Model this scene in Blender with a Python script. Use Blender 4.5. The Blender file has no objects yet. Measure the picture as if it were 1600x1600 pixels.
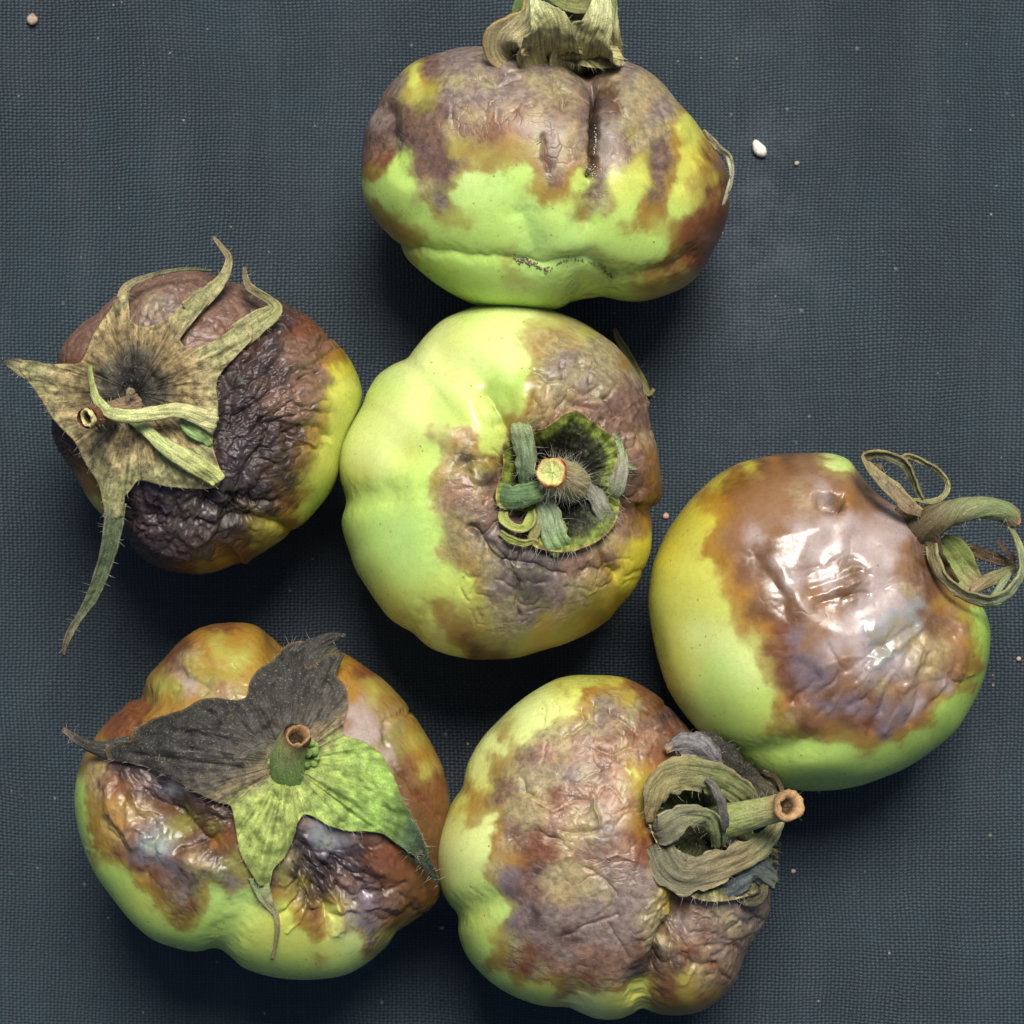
import bpy, math, random
import numpy as np

# ------------------------------------------------------------------ units
S = 0.000125          # metres per unit; 1600 units = 20 cm of cloth
CAM_H = 6000.0        # camera height in units (0.75 m)
sc = bpy.context.scene
COL = sc.collection

# ------------------------------------------------------------------ camera
cam_data = bpy.data.cameras.new("camera")
cam_data.sensor_width = 36.0
cam_data.lens = 36.0 * CAM_H / 1600.0
cam_data.clip_start = 0.01
cam_data.clip_end = 50.0
cam_data.dof.use_dof = True
cam_data.dof.focus_distance = (CAM_H - 330) * S
cam_data.dof.aperture_fstop = 27.0
cam = bpy.data.objects.new("camera", cam_data)
cam.location = (0, 0, CAM_H * S)
COL.objects.link(cam)
sc.camera = cam

# ------------------------------------------------------------------ light
SUN_EL = math.radians(60)
SUN_AZ = math.radians(80)      # counter-clockwise from +X: the top of the picture
world = bpy.data.worlds.new("World")
sc.world = world
world.use_nodes = True
wn = world.node_tree
bg = wn.nodes["Background"]
sky = wn.nodes.new("ShaderNodeTexSky")
sky.sky_type = 'NISHITA'
sky.sun_disc = False
sky.sun_elevation = SUN_EL
sky.sun_rotation = math.pi / 2 - SUN_AZ
sky.air_density = 1.0
sky.dust_density = 3.0
wn.links.new(sky.outputs[0], bg.inputs[0])
bg.inputs[1].default_value = 0.05
sun_data = bpy.data.lights.new("sun", 'SUN')
sun_data.energy = 3.6
sun_data.angle = math.radians(24)
sun_data.color = (1.0, 0.95, 0.86)
sun = bpy.data.objects.new("sun", sun_data)
from mathutils import Vector
sd = Vector((math.cos(SUN_EL) * math.cos(SUN_AZ), math.cos(SUN_EL) * math.sin(SUN_AZ), math.sin(SUN_EL)))
sun.rotation_euler = sd.to_track_quat('Z', 'Y').to_euler()
sun.location = sd * 3
COL.objects.link(sun)
sc.view_settings.view_transform = 'Standard'
sc.view_settings.look = 'None'
sc.view_settings.gamma = 1.0
sc.view_settings.use_curve_mapping = False
sc.view_settings.exposure = 0.55
sc.cycles.use_denoising = True
sc.cycles.max_bounces = 6

# ------------------------------------------------------------------ numpy noise
def _hash(ix, iy, iz, seed):
    h = (ix.astype(np.uint32) * np.uint32(374761393)) ^ (iy.astype(np.uint32) * np.uint32(668265263)) ^ (iz.astype(np.uint32) * np.uint32(2147483647 - 987)) ^ np.uint32((seed * 974711 + 77) & 0xffffffff)
    h = (h ^ (h >> np.uint32(13))) * np.uint32(1274126177)
    h = (h ^ (h >> np.uint32(15))) * np.uint32(2246822519)
    return h ^ (h >> np.uint32(16))

def h01(ix, iy, iz, seed):
    return (_hash(ix, iy, iz, seed) & np.uint32(0xffffff)).astype(np.float32) / 16777215.0

def vnoise(p, seed=0):
    """smooth value noise, -1..1, p (N,3)"""
    f = np.floor(p); i = f.astype(np.int64); t = (p - f).astype(np.float32)
    t = t * t * t * (t * (t * 6 - 15) + 10)
    r = 0
    for dx in (0, 1):
        wx = t[:, 0] if dx else 1 - t[:, 0]
        for dy in (0, 1):
            wy = t[:, 1] if dy else 1 - t[:, 1]
            for dz in (0, 1):
                wz = t[:, 2] if dz else 1 - t[:, 2]
                r = r + wx * wy * wz * h01(i[:, 0] + dx, i[:, 1] + dy, i[:, 2] + dz, seed)
    return r * 2 - 1

def fbm(p, seed=0, oct=4, gain=0.5):
    a, r, tot = 1.0, 0, 0
    for o in range(oct):
        r = r + a * vnoise(p * (2.03 ** o) + 11.7 * o, seed + o)
        tot += a; a *= gain
    return r / tot * 1.5

def worley(p, seed=0):
    f = np.floor(p).astype(np.int64)
    F1 = np.full(len(p), 9.0, np.float32); F2 = F1.copy()
    for dx in (-1, 0, 1):
        for dy in (-1, 0, 1):
            for dz in (-1, 0, 1):
                cx, cy, cz = f[:, 0] + dx, f[:, 1] + dy, f[:, 2] + dz
                d = (cx + h01(cx, cy, cz, seed) - p[:, 0]) ** 2 + (cy + h01(cx, cy, cz, seed + 1) - p[:, 1]) ** 2 + (cz + h01(cx, cy, cz, seed + 2) - p[:, 2]) ** 2
                d = np.sqrt(d).astype(np.float32)
                F2 = np.where(d < F1, F1, np.minimum(F2, d)); F1 = np.minimum(F1, d)
    return F1, F2

def smooth(a, b, x):
    t = np.clip((x - a) / (b - a), 0, 1)
    return t * t * (3 - 2 * t)

def lin(c):
    c = np.asarray(c, float) / 255.0
    return np.where(c <= 0.04045, c / 12.92, ((c + 0.055) / 1.055) ** 2.4)

def catmull(pts, n, closed=False):
    P = np.asarray(pts, float)
    m = len(P)
    if closed:
        Q = np.vstack([P[-1], P, P[0], P[1]])
        segs = m
    else:
        Q = np.vstack([2 * P[0] - P[1], P, 2 * P[-1] - P[-2]])
        segs = m - 1
    L = np.linalg.norm(np.diff(np.vstack([P, P[:1]]) if closed else P, axis=0)[:, :2], axis=1) + 1e-6
    cum = np.concatenate([[0], np.cumsum(L)])
    t = np.linspace(0, cum[-1], n, endpoint=not closed)
    k = np.clip(np.searchsorted(cum, t, side='right') - 1, 0, segs - 1)
    u = ((t - cum[k]) / L[k])[:, None]
    p0, p1, p2, p3 = Q[k], Q[k + 1], Q[k + 2], Q[k + 3]
    return 0.5 * ((2 * p1) + (-p0 + p2) * u + (2 * p0 - 5 * p1 + 4 * p2 - p3) * u ** 2 + (-p0 + 3 * p1 - 3 * p2 + p3) * u ** 3)

# ------------------------------------------------------------------ mesh helpers
def mesh_obj(name, verts, faces, mat, parent=None, colors=None, floats=None, uv=None, smooth_shade=True):
    """verts in units (world); faces list/array of quads or tris"""
    me = bpy.data.meshes.new(name)
    V = np.asarray(verts, float) * S
    F = np.asarray(faces)
    me.vertices.add(len(V)); me.vertices.foreach_set("co", V.astype(np.float32).ravel())
    k = F.shape[1]
    me.loops.add(F.size); me.loops.foreach_set("vertex_index", F.astype(np.int32).ravel())
    me.polygons.add(len(F))
    me.polygons.foreach_set("loop_start", np.arange(0, F.size, k, dtype=np.int32))
    try:
        me.polygons.foreach_set("loop_total", np.full(len(F), k, np.int32))
    except Exception:
        pass
    me.update(calc_edges=True)
    me.validate()
    if smooth_shade:
        me.polygons.foreach_set("use_smooth", np.ones(len(me.polygons), bool))
    if colors is not None:
        a = me.attributes.new("skin", 'FLOAT_COLOR', 'POINT')
        c = np.ones((len(V), 4), np.float32); c[:, :3] = colors
        a.data.foreach_set("color", c.ravel())
    for nm, arr in (floats or {}).items():
        a = me.attributes.new(nm, 'FLOAT', 'POINT')
        a.data.foreach_set("value", np.asarray(arr, np.float32))
    if uv is not None:
        a = me.attributes.new("strip", 'FLOAT_VECTOR', 'POINT')
        u3 = np.zeros((len(V), 3), np.float32); u3[:, :2] = uv
        a.data.foreach_set("vector", u3.ravel())
    me.materials.append(mat)
    o = bpy.data.objects.new(name, me)
    COL.objects.link(o)
    if parent is not None:
        o.parent = parent
        w = Vector((0, 0, 0)); q = parent
        while q is not None:
            w += q.location; q = q.parent
        # keep vertices in world position: shift mesh by the parents' origin
        V2 = V - np.array(w)
        me.vertices.foreach_set("co", V2.astype(np.float32).ravel())
        me.update()
    return o

def grid_faces(r, c, closed=False):
    i = np.arange(r - 1)[:, None]; j = np.arange(c if closed else c - 1)[None, :]
    j2 = (j + 1) % c
    a = i * c + j; b = i * c + j2; d = (i + 1) * c + j; e = (i + 1) * c + j2
    return np.stack([a, b, e, d], -1).reshape(-1, 4)

# ------------------------------------------------------------------ materials
def new_mat(name):
    m = bpy.data.materials.new(name); m.use_nodes = True
    nt = m.node_tree
    return m, nt, nt.nodes["Principled BSDF"]

class NB:
    def __init__(s, nt): s.nt = nt
    def n(s, t, **kw):
        nd = s.nt.nodes.new(t)
        for k, v in kw.items(): setattr(nd, k, v)
        return nd
    def link(s, a, b): s.nt.links.new(a, b)
    def math(s, op, a, b=None, c=None, clamp=False):
        nd = s.n("ShaderNodeMath", operation=op); nd.use_clamp = clamp
        for i, v in enumerate((a, b, c)):
            if v is None: continue
            if isinstance(v, (int, float)): nd.inputs[i].default_value = v
            else: s.link(v, nd.inputs[i])
        return nd.outputs[0]
    def noise(s, vec, scale, detail=3, rough=0.55, dist=0.0):
        nd = s.n("ShaderNodeTexNoise"); nd.inputs["Scale"].default_value = scale
        nd.inputs["Detail"].default_value = detail; nd.inputs["Roughness"].default_value = rough
        nd.inputs["Distortion"].default_value = dist
        if vec is not None: s.link(vec, nd.inputs["Vector"])
        return nd
    def ramp(s, fac, lo, hi, a=0.0, b=1.0):
        nd = s.n("ShaderNodeMapRange"); nd.interpolation_type = 'SMOOTHSTEP'
        nd.inputs[1].default_value = lo; nd.inputs[2].default_value = hi
        nd.inputs[3].default_value = a; nd.inputs[4].default_value = b
        s.link(fac, nd.inputs[0]); return nd.outputs[0]
    def mix(s, fac, a, b, mode='MIX'):
        nd = s.n("ShaderNodeMix", data_type='RGBA', blend_type=mode)
        if isinstance(fac, (int, float)): nd.inputs[0].default_value = fac
        else: s.link(fac, nd.inputs[0])
        for i, v in ((6, a), (7, b)):
            if isinstance(v, (tuple, list)): nd.inputs[i].default_value = (*v, 1) if len(v) == 3 else v
            else: s.link(v, nd.inputs[i])
        return nd.outputs[2]

def fruit_material(name, stretch=(1, 1, 1), rot=0.0, crack=1.0, bumpk=1.0):
    m, nt, bs = new_mat(name); b = NB(nt)
    tc = b.n("ShaderNodeTexCoord").outputs["Object"]
    col = b.n("ShaderNodeAttribute", attribute_name="skin").outputs["Color"]
    wr = b.n("ShaderNodeAttribute", attribute_name="wrinkle").outputs["Fac"]
    gl = b.n("ShaderNodeAttribute", attribute_name="gloss").outputs["Fac"]
    mp = b.n("ShaderNodeMapping"); mp.inputs["Rotation"].default_value = (0, 0, rot); mp.inputs["Scale"].default_value = stretch
    b.link(tc, mp.inputs[0]); tv = mp.outputs[0]
    # warped coordinates for the shrivelled skin
    w = b.noise(tv, 260, 3).outputs["Color"]
    wv = b.n("ShaderNodeVectorMath", operation='MULTIPLY_ADD')
    b.link(w, wv.inputs[0]); wv.inputs[1].default_value = (0.0032,) * 3; b.link(tv, wv.inputs[2])
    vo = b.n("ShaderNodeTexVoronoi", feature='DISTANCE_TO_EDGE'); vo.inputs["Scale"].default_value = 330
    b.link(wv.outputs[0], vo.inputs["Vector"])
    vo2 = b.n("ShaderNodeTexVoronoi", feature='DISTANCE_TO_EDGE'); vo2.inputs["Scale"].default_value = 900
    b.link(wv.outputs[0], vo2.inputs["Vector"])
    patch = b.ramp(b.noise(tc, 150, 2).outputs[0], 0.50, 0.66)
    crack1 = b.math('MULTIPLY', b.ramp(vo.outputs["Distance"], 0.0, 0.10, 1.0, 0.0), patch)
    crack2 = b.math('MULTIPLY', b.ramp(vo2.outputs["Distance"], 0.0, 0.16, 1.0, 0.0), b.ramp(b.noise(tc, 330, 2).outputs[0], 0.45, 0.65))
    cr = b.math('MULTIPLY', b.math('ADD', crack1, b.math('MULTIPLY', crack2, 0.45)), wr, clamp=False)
    # colour
    mott = b.noise(tc, 750, 5, 0.65)
    mott2 = b.noise(tc, 2600, 3, 0.6)
    dead_k = b.ramp(mott.outputs[0], 0.3, 0.7, 0.66, 1.30)
    live_k = b.ramp(mott.outputs[0], 0.3, 0.7, 0.96, 1.04)
    wmask = b.ramp(wr, 0.05, 0.6)
    k = b.n("ShaderNodeMix", data_type='FLOAT')
    b.link(wmask, k.inputs[0]); b.link(live_k, k.inputs[2]); b.link(dead_k, k.inputs[3])
    kk = b.math('MULTIPLY', k.outputs[0], b.ramp(mott2.outputs[0], 0.25, 0.75, 0.93, 1.07))
    cc = b.n("ShaderNodeVectorMath", operation='SCALE'); b.link(col, cc.inputs[0]); b.link(kk, cc.inputs["Scale"])
    # hue drift between rust and slate in dead tissue
    hue = b.noise(tc, 420, 4, 0.6)
    warm = b.mix(b.math('MULTIPLY', b.math('MULTIPLY', b.ramp(hue.outputs[0], 0.52, 0.68), wmask), 0.30), cc.outputs[0], (1.12, 0.84, 0.62), 'MULTIPLY')
    cool = b.mix(b.math('MULTIPLY', b.math('MULTIPLY', b.ramp(hue.outputs[0], 0.48, 0.34), wmask), 0.40), warm, (0.86, 0.90, 1.12), 'MULTIPLY')
    # rusty freckles on live skin
    fr = b.n("ShaderNodeTexVoronoi"); fr.inputs["Scale"].default_value = 520; b.link(tc, fr.inputs["Vector"])
    frm = b.math('MULTIPLY', b.ramp(fr.outputs["Distance"], 0.07, 0.14, 1.0, 0.0), b.ramp(b.noise(tc, 140, 2).outputs[0], 0.46, 0.60))
    freck = b.mix(b.math('MULTIPLY', frm, 0.8), cool, (0.20, 0.13, 0.03))
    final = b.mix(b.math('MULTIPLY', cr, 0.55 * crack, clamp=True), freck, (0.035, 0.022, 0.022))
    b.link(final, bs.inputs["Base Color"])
    # roughness
    rn = b.ramp(mott.outputs[0], 0.3, 0.7, -0.06, 0.08)
    b.link(b.math('ADD', gl, rn, clamp=True), bs.inputs["Roughness"])
    bs.inputs["Specular IOR Level"].default_value = 0.5
    b.link(b.ramp(gl, 0.20, 0.36, 1.0, 0.10), bs.inputs["Coat Weight"])
    bs.inputs["Coat Roughness"].default_value = 0.42
    bs.inputs["Subsurface Weight"].default_value = 0.20
    bs.inputs["Subsurface Radius"].default_value = (0.0035, 0.0040, 0.0012)
    bs.inputs["Subsurface Scale"].default_value = 0.8
    # bump
    fine = b.noise(wv.outputs[0], 1500, 5, 0.65)
    lump = b.noise(wv.outputs[0], 520, 3, 0.5)
    h = b.math('ADD', b.math('MULTIPLY', fine.outputs[0], 0.32), b.math('MULTIPLY', lump.outputs[0], 0.7))
    h = b.math('MULTIPLY', h, b.math('ADD', b.math('MULTIPLY', wr, 0.9 * bumpk), 0.025))
    h = b.math('SUBTRACT', h, b.math('MULTIPLY', cr, 0.75 * crack))
    pore = b.noise(tc, 5200, 2, 0.5)
    h = b.math('ADD', h, b.math('MULTIPLY', pore.outputs[0], 0.03))
    bp = b.n("ShaderNodeBump"); bp.inputs["Strength"].default_value = 0.8; bp.inputs["Distance"].default_value = 0.00045
    b.link(h, bp.inputs["Height"]); b.link(bp.outputs[0], bs.inputs["Normal"])
    return m

def dry_material(name, mott_c=(0.05, 0.045, 0.035), amount=0.6, rough=0.75, trans=0.0, stripe=1.0, fleck=0.22):
    """dried or live leaf tissue; the base colour comes with the strip, veins run along it"""
    m, nt, bs = new_mat(name); b = NB(nt)
    tc = b.n("ShaderNodeTexCoord").outputs["Object"]
    col = b.n("ShaderNodeAttribute", attribute_name="skin").outputs["Color"]
    st = b.n("ShaderNodeAttribute", attribute_name="strip").outputs["Vector"]
    mp = b.n("ShaderNodeMapping"); mp.inputs["Scale"].default_value = (0.12, 1.0, 1.0)
    b.link(st, mp.inputs[0])
    vein = b.noise(mp.outputs[0], 0.28, 4, 0.6)      # strip coordinates are in units
    mo = b.noise(tc, 900, 5, 0.7)
    gr = b.noise(tc, 3500, 3, 0.7)
    k = b.math('MULTIPLY', b.ramp(vein.outputs[0], 0.3, 0.7, 1 - 0.38 * stripe, 1 + 0.30 * stripe), b.ramp(gr.outputs[0], 0.25, 0.75, 0.68, 1.32))
    cc = b.n("ShaderNodeVectorMath", operation='SCALE'); b.link(col, cc.inputs[0]); b.link(k, cc.inputs["Scale"])
    c2 = b.mix(b.math('MULTIPLY', b.ramp(mo.outputs[0], 0.50, 0.68), amount), cc.outputs[0], mott_c)
    fl_ = b.noise(tc, 2300, 4, 0.75)
    c2 = b.mix(b.math('MULTIPLY', b.ramp(fl_.outputs[0], 0.55, 0.66), fleck), c2, (0.33, 0.26, 0.15))
    b.link(c2, bs.inputs["Base Color"])
    bs.inputs["Roughness"].default_value = rough
    bs.inputs["Specular IOR Level"].default_value = 0.3
    bs.inputs["Subsurface Weight"].default_value = trans
    bs.inputs["Subsurface Radius"].default_value = (0.001, 0.001, 0.0004)
    h = b.math('ADD', b.math('MULTIPLY', vein.outputs[0], 1.0 * stripe), b.math('ADD', b.math('MULTIPLY', gr.outputs[0], 0.35), b.math('MULTIPLY', mo.outputs[0], 0.5)))
    bp = b.n("ShaderNodeBump"); bp.inputs["Strength"].default_value = 0.8; bp.inputs["Distance"].default_value = 0.0005
    b.link(h, bp.inputs["Height"]); b.link(bp.outputs[0], bs.inputs["Normal"])
    return m

def plain_material(name, c1, c2, scale=900, rough=0.7, bump=0.0003, alpha=None):
    m, nt, bs = new_mat(name); b = NB(nt)
    tc = b.n("ShaderNodeTexCoord").outputs["Object"]
    n = b.noise(tc, scale, 4, 0.65)
    b.link(b.mix(b.ramp(n.outputs[0], 0.35, 0.65), tuple(lin(c1)), tuple(lin(c2))), bs.inputs["Base Color"])
    bs.inputs["Roughness"].default_value = rough
    bp = b.n("ShaderNodeBump"); bp.inputs["Strength"].default_value = 0.7; bp.inputs["Distance"].default_value = bump
    b.link(n.outputs[0], bp.inputs["Height"]); b.link(bp.outputs[0], bs.inputs["Normal"])
    return m

def cloth_material():
    m, nt, bs = new_mat("woven_cloth"); b = NB(nt)
    tc = b.n("ShaderNodeTexCoord").outputs["Object"]
    # slow wander of the threads
    wn_ = b.noise(tc, 18, 3, 0.5).outputs["Color"]
    wn2 = b.noise(tc, 420, 2, 0.5).outputs["Color"]
    a1 = b.n("ShaderNodeVectorMath", operation='MULTIPLY_ADD'); b.link(wn_, a1.inputs[0]); a1.inputs[1].default_value = (0.006, 0.006, 0); b.link(tc, a1.inputs[2])
    a2 = b.n("ShaderNodeVectorMath", operation='MULTIPLY_ADD'); b.link(wn2, a2.inputs[0]); a2.inputs[1].default_value = (0.00045, 0.00045, 0); b.link(a1.outputs[0], a2.inputs[2])
    sp = b.n("ShaderNodeSeparateXYZ"); b.link(a2.outputs[0], sp.inputs[0])
    PU, PV = 6.3 * S, 5.0 * S
    u = b.math('DIVIDE', sp.outputs[0], PU); v = b.math('DIVIDE', sp.outputs[1], PV)
    pi = math.pi
    hx = b.math('ABSOLUTE', b.math('SINE', b.math('MULTIPLY', u, pi)))
    hy = b.math('ABSOLUTE', b.math('SINE', b.math('MULTIPLY', v, pi)))
    sv = b.math('SINE', b.math('MULTIPLY', b.math('ADD', v, b.math('FLOOR', u)), pi))
    su = b.math('SINE', b.math('MULTIPLY', b.math('ADD', u, b.math('ADD', b.math('FLOOR', v), 1.0)), pi))
    warp = b.math('MULTIPLY', b.math('POWER', hx, 0.6), b.math('MULTIPLY_ADD', sv, 0.5, 0.5))
    weft = b.math('MULTIPLY', b.math('POWER', hy, 0.6), b.math('MULTIPLY_ADD', su, 0.5, 0.5))
    hgt = b.math('MAXIMUM', warp, weft)
    isweft = b.ramp(b.math('SUBTRACT', weft, warp), -0.15, 0.15)
    # thread to thread variation
    tu = b.n("ShaderNodeTexWhiteNoise", noise_dimensions='1D'); b.link(b.math('FLOOR', u), tu.inputs["W"])
    tv = b.n("ShaderNodeTexWhiteNoise", noise_dimensions='1D'); b.link(b.math('FLOOR', v), tv.inputs["W"])
    warpc = b.mix(tu.outputs["Value"], (0.010, 0.034, 0.054), (0.016, 0.048, 0.072))
    weftc = b.mix(tv.outputs["Value"], (0.022, 0.038, 0.052), (0.034, 0.049, 0.064))
    c = b.mix(isweft, warpc, weftc)
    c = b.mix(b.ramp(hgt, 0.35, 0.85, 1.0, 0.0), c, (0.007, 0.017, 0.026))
    # dust: long brushed streaks, a pale smear at the top right, lint
    mp = b.n("ShaderNodeMapping"); mp.inputs["Scale"].default_value = (1.0, 0.22, 1.0); mp.inputs["Rotation"].default_value = (0, 0, 0.12)
    b.link(tc, mp.inputs[0])
    d1 = b.ramp(b.noise(mp.outputs[0], 90, 6, 0.65).outputs[0], 0.46, 0.8)
    sp2 = b.n("ShaderNodeSeparateXYZ"); b.link(tc, sp2.inputs[0])
    sx = b.math('DIVIDE', b.math('SUBTRACT', sp2.outputs[0], 0.049), 0.013)
    sy = b.math('DIVIDE', b.math('SUBTRACT', sp2.outputs[1], 0.055), 0.048)
    rr = b.math('SQRT', b.math('ADD', b.math('MULTIPLY', sx, sx), b.math('MULTIPLY', sy, sy)))
    smear = b.math('MULTIPLY', b.ramp(rr, 0.0, 1.3, 1.0, 0.0), b.ramp(b.noise(tc, 130, 5, 0.7).outputs[0], 0.35, 0.75))
    dust = b.math('ADD', b.math('MULTIPLY', d1, 0.14), b.math('MULTIPLY', smear, 0.48), clamp=True)
    tone = b.ramp(b.noise(tc, 34, 5, 0.6).outputs[0], 0.3, 0.7, 0.60, 0.80)
    tn_ = b.n("ShaderNodeVectorMath", operation='SCALE'); b.link(c, tn_.inputs[0]); b.link(tone, tn_.inputs["Scale"]); c = tn_.outputs[0]
    lint = b.n("ShaderNodeTexVoronoi"); lint.inputs["Scale"].default_value = 210; b.link(tc, lint.inputs["Vector"])
    lm = b.math('MULTIPLY', b.ramp(lint.outputs["Distance"], 0.04, 0.10, 0.7, 0.0), b.ramp(b.noise(tc, 60, 1).outputs[0], 0.55, 0.62))
    c = b.mix(b.math('MULTIPLY', dust, 0.5), c, (0.13, 0.15, 0.18))
    c = b.mix(b.math('MULTIPLY', lm, 0.5), c, (0.33, 0.29, 0.26))
    b.link(c, bs.inputs["Base Color"])
    bs.inputs["Roughness"].default_value = 0.55
    bs.inputs["Specular IOR Level"].default_value = 0.35
    bp = b.n("ShaderNodeBump"); bp.inputs["Strength"].default_value = 0.9; bp.inputs["Distance"].default_value = 0.00022
    b.link(hgt, bp.inputs["Height"]); b.link(bp.outputs[0], bs.inputs["Normal"])
    return m

# ------------------------------------------------------------------ the cloth
n = 261
xs = np.linspace(-4000, 4000, n)
gx, gy = np.meshgrid(xs, xs)
P = np.stack([gx.ravel() / 900, gy.ravel() / 900, np.zeros(n * n)], -1)
gz = fbm(P, 5, 3) * 16
# slope added towards the lower left, turning it from the sun to darken it
gz = gz - 0.11 * np.clip(-(gx.ravel() * 0.8 + gy.ravel() * 0.6) + 0, 0, 1500) * 1.0
gz = gz - gz.max()
cloth = mesh_obj("ground_cloth", np.stack([gx.ravel(), gy.ravel(), gz], -1), grid_faces(n, n), cloth_material())
cloth["kind"] = "structure"
cloth["label"] = "dark blue woven ground cloth under the tomatoes"
def ground_z(px, py):
    X, Y = px - 800, 800 - py
    i = np.argmin((gx.ravel() - X) ** 2 + (gy.ravel() - Y) ** 2)
    return gz[i]

# ------------------------------------------------------------------ palette: colour, wrinkle, roughness
PAL = {
 'g':  ((177, 207, 104), 0.0, .30), 'G': ((146, 180, 72), 0.0, .30), 'gp': ((176, 212, 120), 0.0, .30),
 'gw': ((209, 220, 142), 0.0, .27), 'gy': ((192, 195, 88), 0.02, .28), 'y': ((196, 184, 60), 0.02, .28),
 'yg': ((150, 136, 62), 0.25, .36), 'am': ((126, 82, 26), 0.12, .34), 'br': ((88, 56, 28), 0.25, .38),
 'rb': ((106, 62, 38), 0.35, .42), 'pu': ((94, 70, 66), 0.6, .44), 'gb': ((140, 128, 100), 0.7, .46),
 'gr': ((120, 106, 100), 0.8, .44), 'dk': ((34, 25, 24), 0.8, .55), 'dp': ((62, 46, 46), 0.95, .42),
 'dv': ((54, 44, 50), 0.9, .40), 'bl': ((58, 50, 58), 0.6, .38), 'tn': ((152, 130, 98), 0.5, .42),
 'pk': ((146, 112, 92), 0.6, .42), 'gt': ((128, 92, 58), 0.15, .27), 'gs': ((166, 150, 146), 0.12, .26),  # gs: tan lightened so its colour carries the broad sheen
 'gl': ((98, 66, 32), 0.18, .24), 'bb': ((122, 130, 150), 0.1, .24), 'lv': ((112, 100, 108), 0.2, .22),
 'ol': ((102, 92, 42), 0.3, .38), 'og': ((150, 96, 24), 0.12, .28), 'pb': ((114, 88, 74), 0.7, .40),
}

def parse(s):
    out = []
    for tok in s.split(','):
        t = tok.split()
        if len(t) == 3: out.append((float(t[0]), float(t[1]), t[2]))
    return out

def poly_dist(px, py, poly):
    d = np.full(px.shape, 1e9, np.float32)
    for (x0, y0), (x1, y1) in zip(poly[:-1], poly[1:]):
        vx, vy = x1 - x0, y1 - y0
        t = np.clip(((px - x0) * vx + (py - y0) * vy) / (vx * vx + vy * vy + 1e-9), 0, 1)
        d = np.minimum(d, np.hypot(px - x0 - t * vx, py - y0 - t * vy))
    return d

def creases(seed, box, angle, spread, n, length, w, depth, fan=None):
    """fine folds scattered in a box of close-up coordinates; fan: a point they all run towards"""
    rs = np.random.RandomState(seed); out = []
    for _ in range(n):
        x, y = rs.uniform(box[0], box[2]), rs.uniform(box[1], box[3])
        a_ = math.radians(angle + rs.normal(0, spread))
        if fan: a_ = math.atan2(fan[1] - y, fan[0] - x) + math.radians(rs.normal(0, spread))
        L = length * rs.uniform(.5, 1.4); k_ = rs.normal(0, .35)
        p = [(x, y)]
        for q in range(3):
            x += math.cos(a_) * L / 3; y += math.sin(a_) * L / 3; a_ += k_ + rs.normal(0, .25); p.append((x, y))
        out.append((p, w * rs.uniform(.7, 1.4), depth * rs.uniform(.4, 1.2) * (1 if rs.rand() < .75 else -.7), 1.3))
    return out

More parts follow.
